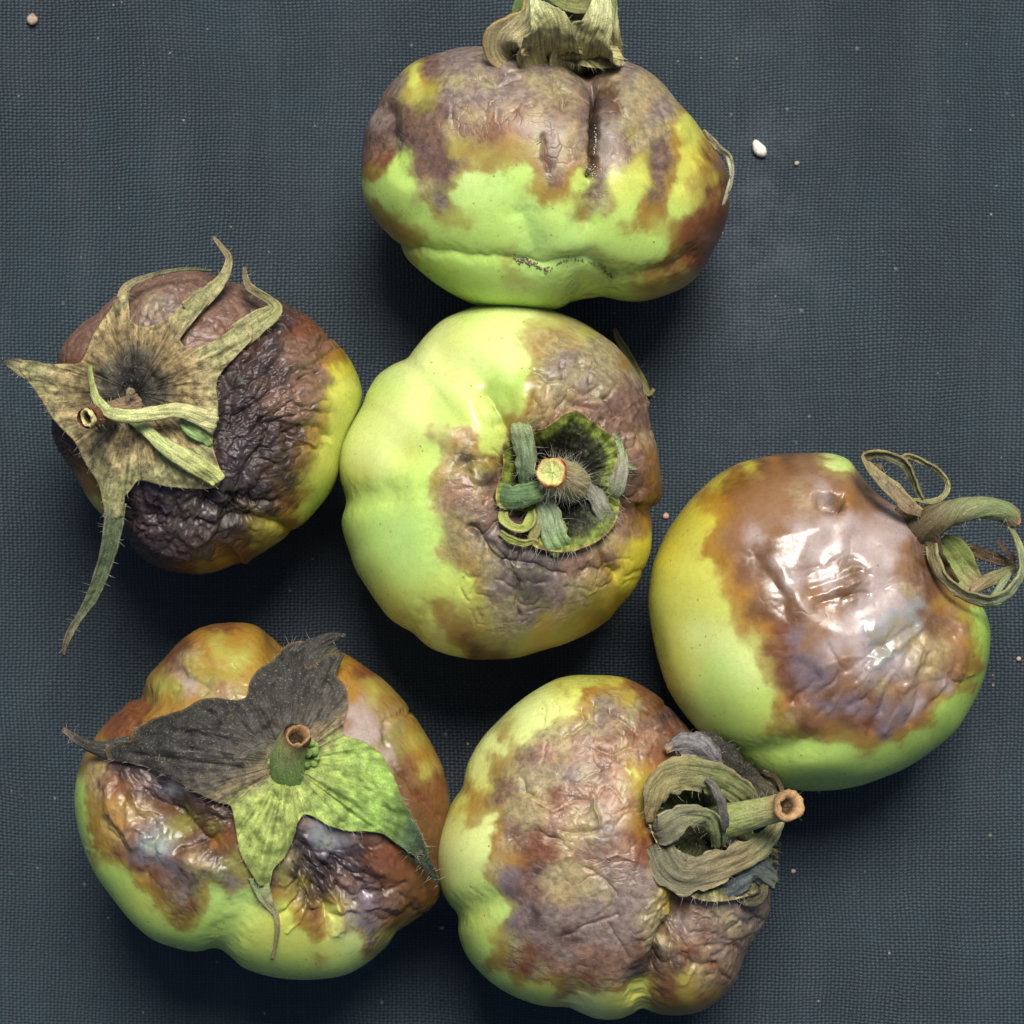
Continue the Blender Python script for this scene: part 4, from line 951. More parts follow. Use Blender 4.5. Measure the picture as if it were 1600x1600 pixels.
ribbon(t, "sepal", [(1095,810,10,20),(1130,860,22,32),(1160,920,26,36),(1185,970,18,36),(1195,1020,4,20)], [(0,(115,115,105)),(.5,(125,125,110)),(1,(100,120,50))], DRYG, cal, seed=37, curl=-.2, ragged=.14, thick=2.5, crinkle=4, vein=3.5, conform=False, hair=.8)
ribbon(t, "sepal", [(1100,860,0,16),(1130,940,14,20),(1150,1010,14,22),(1150,1060,4,14)], [(0,(70,80,60)),(1,(90,95,60))], DRYG, cal, seed=38, curl=-.2, conform=False, hair=.3)
ribbon(t, "sepal", [(860,930,14,14,40),(850,980,22,22,30),(820,1010,24,18,30),(770,1000,22,16,10),(735,965,16,20,0),(740,930,8,14)], [(0,(130,140,70)),(.5,(155,165,85)),(1,(140,150,75))], DRYG, cal, seed=39, curl=.4, conform=False, edge=(180,180,110), hair=.4)
ribbon(t, "sepal", [(720,1025,8,10,30),(760,1050,16,16,30),(820,1070,20,16,30),(870,1065,20,12,20),(885,1095,10,10)], [(0,(120,140,65)),(.5,(140,155,75)),(1,(150,130,75))], DRYG, cal, seed=40, curl=.4, conform=False, edge=(180,170,105), hair=.4)
ribbon(t, "sepal", [(870,920,12,18,20),(885,970,20,20,10),(870,1030,20,22),(855,1060,14,18)], [(0,(120,120,75)),(1,(130,125,75))], DRYG, cal, seed=41, curl=.3, conform=False, hair=.4)
tube(t, "stem", [(1075,850,-110,74),(1045,832,-20,80),(1010,805,40,78),(972,782,72,70),(942,766,92,64)], [(0,(90,85,50)),(.4,(160,150,110)),(.85,(165,150,110)),(1,(160,115,80))], STEM, t.root, seed=7, hair=380, cut=((175,120,75),(205,195,125),(190,200,125), 0.95, 3))
make_hairs(t, cal, seed=4, length=(8, 20))

# ================================================================== 4  the glossy one on the right
t = Tomato("round yellow-green tomato with a smooth glossy tan patch and a small brown hole", (1000, 690), 2.6667, (740, 740),
 [(620,55),(540,65),(460,85),(380,120),(300,175),(230,235),(170,305),(120,375),(80,450),(50,520),(35,600),(30,680),(40,780),(60,870),(90,960),(130,1050),(190,1140),(250,1210),(310,1270),(370,1320),(420,1370),(500,1410),(600,1440),(700,1448),(800,1445),(900,1430),(1000,1400),(1100,1360),(1200,1300),(1290,1220),(1350,1140),(1400,1050),(1435,950),(1450,860),(1450,780),(1432,710),(1395,645),(1335,575),(1275,500),(1215,420),(1155,345),(1080,275),(1000,220),(930,150),(880,85),(820,62),(720,58)],
 425, 200,
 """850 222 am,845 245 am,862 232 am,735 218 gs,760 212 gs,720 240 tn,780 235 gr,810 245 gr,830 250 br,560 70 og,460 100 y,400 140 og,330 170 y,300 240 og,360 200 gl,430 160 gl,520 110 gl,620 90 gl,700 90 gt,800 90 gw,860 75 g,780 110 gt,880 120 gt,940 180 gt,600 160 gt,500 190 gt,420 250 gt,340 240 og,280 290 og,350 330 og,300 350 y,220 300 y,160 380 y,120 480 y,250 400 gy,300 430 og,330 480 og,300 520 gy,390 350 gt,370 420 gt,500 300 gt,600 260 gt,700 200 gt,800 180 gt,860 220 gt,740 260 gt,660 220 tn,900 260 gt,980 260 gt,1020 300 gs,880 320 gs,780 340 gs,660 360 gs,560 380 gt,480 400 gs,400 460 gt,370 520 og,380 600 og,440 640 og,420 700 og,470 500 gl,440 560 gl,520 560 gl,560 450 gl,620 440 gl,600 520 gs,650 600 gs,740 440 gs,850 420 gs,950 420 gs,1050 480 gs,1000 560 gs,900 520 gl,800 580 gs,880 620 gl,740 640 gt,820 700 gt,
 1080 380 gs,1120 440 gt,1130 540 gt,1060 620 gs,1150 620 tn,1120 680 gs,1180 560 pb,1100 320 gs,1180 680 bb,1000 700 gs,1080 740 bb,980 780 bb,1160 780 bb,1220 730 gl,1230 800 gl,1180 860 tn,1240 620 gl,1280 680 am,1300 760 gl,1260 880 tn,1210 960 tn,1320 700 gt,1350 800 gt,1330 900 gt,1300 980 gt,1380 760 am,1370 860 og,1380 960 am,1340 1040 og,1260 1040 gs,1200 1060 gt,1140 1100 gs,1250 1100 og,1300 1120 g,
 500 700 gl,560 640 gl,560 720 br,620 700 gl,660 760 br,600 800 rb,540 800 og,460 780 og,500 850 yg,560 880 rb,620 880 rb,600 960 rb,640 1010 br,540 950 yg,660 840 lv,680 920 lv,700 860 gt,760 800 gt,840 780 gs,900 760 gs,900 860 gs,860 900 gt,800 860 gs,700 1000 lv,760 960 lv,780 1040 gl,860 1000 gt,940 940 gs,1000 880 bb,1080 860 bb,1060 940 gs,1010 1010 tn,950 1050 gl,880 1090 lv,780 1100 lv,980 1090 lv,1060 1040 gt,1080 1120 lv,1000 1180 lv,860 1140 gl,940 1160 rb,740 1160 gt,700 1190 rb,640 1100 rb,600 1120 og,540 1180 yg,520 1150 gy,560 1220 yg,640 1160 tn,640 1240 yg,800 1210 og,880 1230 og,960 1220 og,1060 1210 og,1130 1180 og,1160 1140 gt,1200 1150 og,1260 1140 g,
 100 600 gy,200 550 gy,300 620 gy,350 700 gy,160 700 gy,90 750 gy,250 800 gw,360 850 gw,340 940 gp,420 900 gw,460 980 gw,400 1050 g,300 1050 g,200 950 gy,130 880 gy,500 1080 g,460 1150 g,350 1200 g,250 1150 g,560 1290 g,450 1320 g,600 1380 g,700 1300 g,800 1380 g,850 1290 g,1000 1280 g,1000 1370 g,1150 1240 g,1150 1330 G,1280 1190 G,1340 1100 G,1400 1000 G,1430 880 G,1430 780 G,1400 720 g,1380 680 yg,1330 640 am,1250 570 br,1200 500 br,1160 420 pb""",
 grooves=[([(765,240),(822,248)], 13, 24, 2.6), ([(845,225),(850,245)], 6, 10, 2.0), ([(705,222),(745,204),(800,202)], 5, -4, 1.8), ([(760,278),(830,278),(866,245)], 4, -3, 1.8),
  ([(430,1390),(520,1300),(640,1275),(800,1255)], 26, 6, 2.0), ([(330,1290),(430,1310),(560,1300),(700,1270)], 20, 5, 1.8),
  ([(640,560),(760,530),(900,490)], 10, 3, 1.8), ([(700,610),(800,575),(930,530)], 6, 3, 1.8), ([(720,650),(830,600),(960,570)], 5, -2.5, 1.8), ([(740,690),(840,640),(960,620)], 5, 3, 1.8), ([(560,490),(600,560),(650,640)], 16, -5), ([(470,470),(540,560),(600,620)], 14, 5), ([(380,490),(480,425),(600,390),(750,360)], 14, -5, 1.8), ([(600,680),(680,620),(700,560)], 16, 5),
  ([(700,1090),(800,1010),(900,930),(1050,830),(1170,760)], 6, 3.5), ([(780,1120),(900,1000),(1050,880),(1180,780)], 6, -3), ([(640,1090),(700,1040),(740,980)], 7, 4), ([(960,1190),(1000,1120),(1060,1000),(1180,800)], 7, 4), ([(1020,1210),(1060,1130),(1120,1000),(1200,820)], 6, -3), ([(880,1110),(960,1060),(1050,950)], 7, 3.5), ([(1120,1170),(1160,1060),(1220,880)], 6, 3),
  ([(1195,470),(1245,590),(1285,710),(1290,800)], 22, 9, 2.0), ([(1320,980),(1350,880),(1355,760)], 9, -4, 1.8), ([(1200,1120),(1280,1030),(1320,940)], 8, 3)]
  + creases(4, (620, 440, 900, 700), -18, 6, 9, 240, 5.0, 1.8) + creases(5, (640, 820, 1080, 1180), 0, 6, 16, 280, 6, 2.4, fan=(1220, 700)) + creases(6, (1080, 940, 1290, 1130), 0, 8, 8, 150, 5, 2.2, fan=(1230, 760)) + creases(7, (1290, 760, 1360, 1000), 80, 15, 10, 60, 2.4, 2.0),
 pits=[(1200,720,55,16)], dents=[(1050,720,90,5),(880,560,95,10),(650,1000,45,4)], bumpk=0.25, wr_geo=.25, cell=44, seed=23, warp=7, crack=0.05, blend=2.0)
T4 = t
G1 = (128, 128, 92); G2 = (105, 112, 82)
cal = ribbon(t, "calyx", [(1090,250,-44,36,40),(1140,310,-34,58,30),(1180,390,-36,66,20),(1215,480,-40,58,20),(1260,540,-50,40,20),(1310,590,-60,20,20)], [(0,(100,80,55)),(.5,(70,58,45)),(1,(95,80,50))], DRY, t.root, seed=52, curl=.4, conform=False)
ribbon(t, "sepal", [(1170,300,0,16,20),(1110,265,10,34,25),(1050,205,20,40,35),(985,140,30,30,40),(940,90,30,30,60),(935,62,28,26,60),(985,50,26,22,50),(1050,60,22,22,40),(1105,95,16,25,40),(1135,150,10,24,50),(1160,205,4,20,50),(1178,240,0,10,40)], [(0,(120,98,70)),(.25,(140,125,98)),(.45,(135,128,90)),(.7,G2),(1,(92,95,66))], DRY, cal, seed=53, curl=.25, conform=False, edge=(165,150,95), hair=.4)
ribbon(t, "sepal", [(1080,72,18,6,40),(1120,64,18,14,40),(1190,88,10,14,45),(1250,130,2,13,45),(1285,190,-2,12,45),(1255,238,-4,12,30),(1200,250,-4,10,20),(1135,240,-2,5,20)], [(0,(140,130,85)),(.5,(140,138,92)),(1,(125,118,82))], DRY, cal, seed=54, conform=False, edge=(170,165,110), hair=.4)
ribbon(t, "sepal", [(1010,100,2,16,30),(985,120,-6,18,30),(975,150,-10,14,20)], [(0,(110,95,75)),(1,(80,70,50))], DRY, cal, seed=55, conform=False, hair=.3)
tube(t, "stem", [(1165,370,-60,88),(1200,345,-30,70),(1260,310,0,56),(1340,285,20,48),(1430,275,30,44),(1510,290,30,42),(1555,318,26,40)], [(0,(70,58,42)),(.2,(98,88,62)),(.5,(125,130,92)),(.85,(118,134,88)),(1,(125,115,80))], STEM, t.root, seed=9, rough=.1, ridges=4, hair=60, cut=((185,135,110),(200,165,135),(120,85,60), 0.9, 8), label="bent grey-green stem with a pinkish cut end")
ribbon(t, "sepal", [(1215,430,-30,26,30),(1232,500,-10,28,40),(1275,575,6,28,50),(1350,635,20,30,55),(1440,662,26,32,55),(1520,640,26,30,50),(1575,575,22,24,45),(1592,490,18,20,40),(1565,400,18,15,40),(1525,330,24,9,30)], [(0,(105,95,62)),(.3,(140,135,98)),(.55,(125,140,108)),(1,(130,140,95))], DRYG, cal, seed=56, curl=.2, conform=False, edge=(170,160,110), hair=.5)
ribbon(t, "sepal", [(1240,420,-60,50),(1300,480,-60,75),(1350,550,-70,60),(1410,610,-70,30)], [(0,(110,120,65)),(.5,(135,150,85)),(1,(140,120,95))], LEAF, cal, seed=57, curl=.4, conform=False, hair=1.0)
ribbon(t, "sepal", [(1300,420,-60,14),(1380,450,-62,22),(1470,485,-60,22),(1560,515,-56,16)], [(0,(95,75,52)),(1,(75,62,45))], DRY, cal, seed=58, curl=.3, conform=False, hair=.8)
ribbon(t, "sepal", [(1380,625,-50,12),(1430,590,-44,26),(1490,560,-36,24),(1570,525,-30,14)], [(0,(140,118,92)),(.6,(120,118,80)),(1,(100,100,62))], DRYG, cal, seed=59, curl=-.3, conform=False, hair=.8)
ribbon(t, "sepal", [(1470,650,-30,12),(1510,590,-24,14),(1540,545,-20,10)], [(0,(140,150,110)),(1,(120,130,90))], DRYG, cal, seed=60, conform=False, hair=.6)
ribbon(t, "sepal", [(1485,410,-30,7),(1520,450,-28,9),(1565,495,-26,8)], [(0,(110,78,55)),(1,(95,75,50))], DRY, cal, seed=61, conform=False, hair=.2)
make_hairs(t, cal, seed=5)

# ================================================================== 5  lower left, star calyx
t = Tomato("tomato with a flat star calyx, half black and half bright green, and upright stem", (90, 960), 2.5806, (830, 750),
 [(690,35),(610,45),(540,75),(480,125),(430,185),(370,250),(320,315),(260,350),(220,410),(170,480),(140,530),(105,590),(85,670),(80,760),(90,850),(115,950),(150,1040),(200,1120),(260,1200),(330,1270),(400,1320),(480,1350),(560,1368),(630,1372),(700,1400),(760,1430),(850,1450),(950,1458),(1060,1455),(1160,1440),(1250,1400),(1320,1350),(1390,1290),(1450,1240),(1510,1190),(1545,1130),(1555,1050),(1560,960),(1575,850),(1580,760),(1560,650),(1520,560),(1460,460),(1400,370),(1320,280),(1240,210),(1160,160),(1060,130),(940,130),(900,110),(860,75),(800,45),(740,35)],
 410, 200,
 """690 50 rb,620 60 rb,560 90 og,500 130 br,640 100 yg,720 90 og,800 90 og,860 120 og,600 150 og,680 150 yg,760 150 yg,820 170 og,540 180 tn,500 220 pb,460 180 rb,560 230 yg,620 240 ol,700 220 yg,780 230 og,430 230 am,400 300 yg,460 300 yg,520 280 gs,600 290 tn,680 290 gt,720 300 tn,560 350 og,480 370 og,420 350 og,360 300 am,350 360 rb,300 370 rb,280 430 rb,400 420 og,460 420 og,320 440 rb,230 440 rb,240 500 rb,180 500 og,200 560 tn,160 560 og,
 150 600 tn,120 620 am,140 680 tn,180 640 tn,170 740 tn,190 700 pb,250 620 dp,260 700 rb,300 640 dp,340 660 gr,300 760 am,240 780 og,220 820 pb,200 860 tn,260 840 og,320 800 tn,350 720 dp,400 680 dv,440 700 bb,440 760 dp,400 800 br,360 860 gr,440 860 ol,500 820 ol,480 880 ol,540 760 dp,600 780 dp,620 860 ol,660 820 dp,560 860 br,500 760 dk,620 920 og,680 880 rb,520 940 pb,560 930 dk,480 970 br,600 980 dp,570 1010 tn,540 1000 tn,640 960 br,680 1000 ol,720 1050 ol,660 1060 bl,
 180 930 rb,230 960 rb,160 860 am,150 780 am,130 840 g,110 760 g,110 700 g,300 900 pb,350 920 bb,320 980 lv,300 1020 rb,400 960 bb,440 1020 lv,380 1050 rb,340 1080 am,480 1060 bl,420 1100 pb,400 1130 am,480 1140 gr,540 1100 bl,460 1200 rb,500 1230 am,540 1180 rb,560 1240 yg,430 1200 yg,580 1130 ol,600 1060 bl,640 1120 gp,700 1100 lv,740 1150 gp,620 1190 g,720 1220 gp,760 1090 am,760 1240 gy,
 840 1080 dp,900 1050 ol,900 950 dp,960 900 dk,1000 870 gr,1040 900 bb,980 960 dv,940 1000 gb,960 1060 dk,1020 1000 dv,1080 1040 dv,1060 1100 bl,1040 1060 bl,1000 1120 ol,940 1120 ol,880 1130 am,1000 1170 dp,1080 1160 dp,1100 1100 dp,1140 1020 dv,1120 940 bb,1160 900 gr,1200 900 gr,1220 960 dv,1200 1040 bl,1180 1120 pb,1260 1060 dp,1280 980 rb,1240 920 br,1340 960 rb,1320 1040 rb,1400 1000 rb,1440 1060 br,1380 1080 br,1300 1120 dp,1360 1140 pb,1240 1160 lv,1160 1180 gr,1120 1200 gy,1180 1260 bb,1260 1260 lv,1320 1220 pb,1380 1200 rb,1440 1150 br,1500 1100 rb,1520 1150 am,1420 1230 am,1360 1280 am,1280 1320 gr,1260 1370 rb,1200 1310 gw,1340 1310 yg,
 960 1200 yg,900 1230 gy,1010 1250 am,1040 1280 am,1040 1230 rb,980 1300 gy,1080 1320 gy,1140 1300 gw,860 1300 gy,1060 1380 yg,960 1400 g,840 1380 g,740 1350 g,780 1300 gy,1150 1400 g,640 1300 g,540 1310 g,600 1250 g,400 1250 g,300 1180 g,200 1060 g,140 950 g,260 1080 g,220 1010 yg,150 900 g,330 1150 gy,450 1310 g,1240 1390 g,
 1180 200 og,1240 250 rb,1160 260 og,1200 320 og,1280 320 yg,1340 370 am,1200 380 gs,1250 420 gs,1300 480 gs,1210 450 gs,1240 500 gs,1180 430 gt,1340 420 tn,1400 420 am,1450 500 yg,1360 500 ol,1400 560 ol,1340 560 gs,1300 560 tn,1480 580 og,1440 620 rb,1500 640 yg,1400 640 br,1540 680 rb,1480 720 rb,1540 780 rb,1460 800 br,1560 860 rb,1500 860 rb,1540 950 br,1480 930 br,900 600 ol,700 500 dp,1000 300 dp,1100 700 ol,850 900 ol""",
 grooves=[([(900,100),(940,180),(960,300)], 28, 16, 2.0), ([(240,350),(330,340),(430,340)], 22, 10, 2.0), ([(330,330),(300,420),(350,500)], 14, 8),
  ([(640,1390),(700,1280),(760,1180)], 24, 9, 2.0), ([(340,640),(400,720),(500,860),(600,900)], 26, 14, 1.8), ([(350,900),(450,960),(560,1010),(660,1050)], 16, -9, 1.8), ([(500,960),(560,930),(640,890)], 6, 8), ([(230,650),(260,740),(330,850)], 8, 6), ([(200,680),(220,800),(300,930)], 8, -6),
  ([(950,900),(1000,1000),(1060,1100),(1080,1200)], 18, 11), ([(1120,890),(1150,960),(1220,1040),(1320,1100)], 14, 9), ([(1180,880),(1240,980),(1300,1040)], 6, -6), ([(960,950),(1010,1060),(1060,1180)], 4, 6), ([(1000,900),(1040,1010),(1120,1100)], 4, -6), ([(930,1000),(990,1100),(1040,1190)], 5, -5), ([(1100,1000),(1140,1100),(1160,1180)], 4, 5), ([(1060,940),(1090,1040),(1160,1140)], 4, 5), ([(1020,1010),(1060,1010),(1100,1050)], 4, 5), ([(1240,1140),(1320,1130),(1400,1090)], 5, 5), ([(1200,1200),(1300,1180),(1400,1180)], 6, -5),
  ([(1350,600),(1420,680),(1500,790)], 4, 5), ([(1350,420),(1400,390),(1440,400)], 4, 5), ([(1330,430),(1330,530)], 6, 6), ([(1460,730),(1540,820)], 5, 5), ([(1380,1290),(1440,1200)], 14, 6), ([(560,130),(620,200),(680,230)], 10, 5), ([(480,200),(520,260),(600,290)], 8, 6)] + creases(15, (930,900,1120,1120), 68, 12, 30, 170, 2.6, 3.8) + creases(33, (940,920,1180,1120), 66, 14, 9, 230, 7, 8) + creases(34, (190,640,500,880), 55, 18, 9, 190, 8, 8) + creases(16, (1120,900,1400,1200), 15, 30, 26, 100, 2.4, 3) + creases(17, (180,600,480,900), 55, 25, 34, 110, 2.6, 3) + creases(18, (450,720,680,960), -20, 30, 22, 80, 2.4, 3.4) + creases(19, (430,150,900,330), 25, 25, 24, 80, 2.4, 2),
 pits=[(930,610,60,18),(460,760,36,14)], dents=[(1050,1040,75,6),(450,820,62,6)], bumpk=0.6, wr_geo=0.6, cell=34, stretch=(1.5, 1.0), rot=math.radians(20), seed=29, warp=8, crack=0.15, blend=2.0)
T5 = t
GRN = (140, 190, 80)
def star_col(r, px, py, ang, seed):
    # black-grey above and to the left, live green below and to the right
    d = (px - 448) * .62 + (py - 1195) * 1.0 + 14 * fbm(np.stack([px / 16, py / 16, np.full(px.shape, 1.)], -1), 4, 3)
    k = smooth(-12, 24, d)[:, None]
    dead = pal_ramp(d, [(-190, (36, 38, 36)), (-90, (58, 56, 54)), (-45, (80, 76, 68)), (-20, (112, 100, 76))])
    live = pal_ramp(px - 700 + (py - 1300) * .3 + 6 * fbm(np.stack([px / 9, py / 9, np.full(px.shape, 4.)], -1), 3, 3), [(-250, (142, 156, 84)), (-120, (136, 168, 82)), (-90, (110, 138, 68)), (-62, (62, 84, 56)), (-20, (44, 54, 46))])
    c = dead * (1 - k) + live * k
    nz = fbm(np.stack([px / 10, py / 10, np.full(px.shape, 2.0)], -1), seed, 4)[:, None]
    kk = smooth(.975, 1.0, r)[:, None] * .5
    c = c * np.clip(1 + .5 * nz, .3, 1.9)
    return c * (1 - kk) + lin((148, 118, 72))[None] * kk
tA = (([(290,540,-3,46),(200,545,4,34),(130,532,5,22),(70,498,3,15),(22,463,2,9)], [(0,(60,64,64)),(.7,(58,58,50)),(1,(110,90,75))], None, None), dict(seed=62, curl=-.12, thick=2, vein=2, hair=.7))
tB = (([(955,235,-3,70),(990,165,6,48),(1040,128,6,34),(1095,96,5,20),(1162,79,3,4)], [(0,(66,66,66)),(1,(45,46,42))], None, None), dict(seed=63, thick=1, hair=.4))
tB2 = (([(1050,262,-3,60),(1085,200,8,50),(1108,170,8,42),(1135,148,5,28)], [(0,(70,70,68)),(.5,(62,64,54)),(1,(60,58,45))], None, None), dict(seed=64, curl=.2, thick=2, hair=.6))
tC = (([(1390,870,-3,46),(1440,940,5,38),(1490,1010,5,20),(1537,1088,1,5)], [(0,(46,58,46)),(1,(38,48,42))], None, None), dict(seed=65, thick=2, hair=1.0))
tD = (([(815,1060,3,42),(824,1110,5,32),(850,1165,6,20),(880,1210,6,11),(886,1270,5,8),(878,1330,4,6),(864,1392,2,5)], [(0,(120,150,90)),(.3,(150,145,110)),(1,(125,110,85))], None, None), dict(seed=66, thick=2, hair=.4))
cal = polar_sheet(t, "calyx", (925,600), [(760,330),(775,270),(810,220),(870,180),(930,120),(1000,110),(990,170),(1010,215),(1090,160),(1130,165),(1118,235),(1160,290),(1172,360),(1158,420),(1155,485),(1230,510),(1300,560),(1350,640),(1390,740),(1430,810),(1470,885),(1480,950),(1440,975),(1390,935),(1330,892),(1250,875),(1180,875),(1100,855),(1040,820),(995,808),(965,850),(945,920),(915,980),(885,1010),(865,1040),(855,1090),(815,1095),(790,1060),(760,1010),(735,960),(722,890),(708,810),(695,770),(650,760),(560,720),(460,665),(370,620),(280,598),(205,582),(200,525),(290,510),(300,475),(360,430),(430,405),(510,380),(570,345),(640,335),(710,345)], 3, LEAF, t.root, star_col, ridges=[([(955,330),(965,270)],34,16),([(960,470),(960,330)],7,-7),([(780,560),(560,528),(200,540)],20,10),([(760,500),(500,450),(350,480)],6,7),([(740,620),(520,590),(300,565)],5,-6),([(650,440),(480,500)],4,-5),([(1010,640),(1200,740),(1450,960)],14,9),([(1080,600),(1220,650),(1350,780)],5,5),([(1060,700),(1180,800)],5,-4),([(900,720),(850,860),(820,1040)],12,8),([(860,740),(800,900)],4,-4),([(1060,420),(1090,300),(1060,230)],5,-6),([(860,420),(840,310),(890,220)],6,6)], seed=61, crinkle=9, hair=60, r_disc=.3, nl=480,
   split=[((750,338), DRY, "withered grey-black sepal", [tB, tB2]), ((1155,488), LEAF, "bright green sepal with a dark dried tip", [tC]), ((995,808), LEAF, "bright green sepal with a thread-like tip", [tD]), ((700,775), DRY, "withered grey-black sepal", [tA])])
tube(t, "stem", [(930,650,-8,84),(928,620,16,70),(930,570,44,64),(945,525,66,58),(968,490,84,54)], [(0,(88,118,62)),(.25,(118,148,82)),(.6,(142,158,98)),(.85,(140,140,85)),(1,(115,90,65))], STEM, t.root, seed=10, rough=.05, hair=14, cut=((120,88,62),(160,125,85),(50,35,15), 0.9, 16))
# warty green base of the stem
rs = np.random.RandomState(4); VV, FF, k = [], [], 0
import bmesh
bm = bmesh.new(); bmesh.ops.create_icosphere(bm, subdivisions=2, radius=1.0); bm.verts.ensure_lookup_table()
icoV = np.array([v.co[:] for v in bm.verts]); icoF = np.array([[v.index for v in f.verts] for f in bm.faces]); bm.free()
for (x, y, r, dz) in [(1020,520,9,40),(1030,550,10,30),(1010,560,8,44),(1045,575,8,16),(1000,600,10,22),(1030,600,8,12),(990,640,10,10),(960,655,10,8),(900,650,10,6),(870,630,9,8),(860,600,8,10),(930,668,9,4),(1010,635,7,6),(1040,530,7,20)]:
    X, Y = t.px(x, y); z = t.samp(t.D, np.array([X]), np.array([Y]))[0] + dz + 4
    VV.append(to_world(np.array([X]), np.array([Y]), np.array([z])) + icoV * r * .8 * (1 + .2 * fbm(icoV * 1.5 + x, 3, 2))[:, None]); FF.append(icoF + k); k += len(icoV)
VV = np.vstack(VV)
mesh_obj("stem_wart", VV, np.vstack(FF), STEM, [o for o in t.root.children if o.name.startswith('stem')][0], colors=np.tile(lin((132,160,84)), (len(VV), 1)), uv=VV[:, :2])
make_hairs(t, cal, seed=6, length=(6, 14))

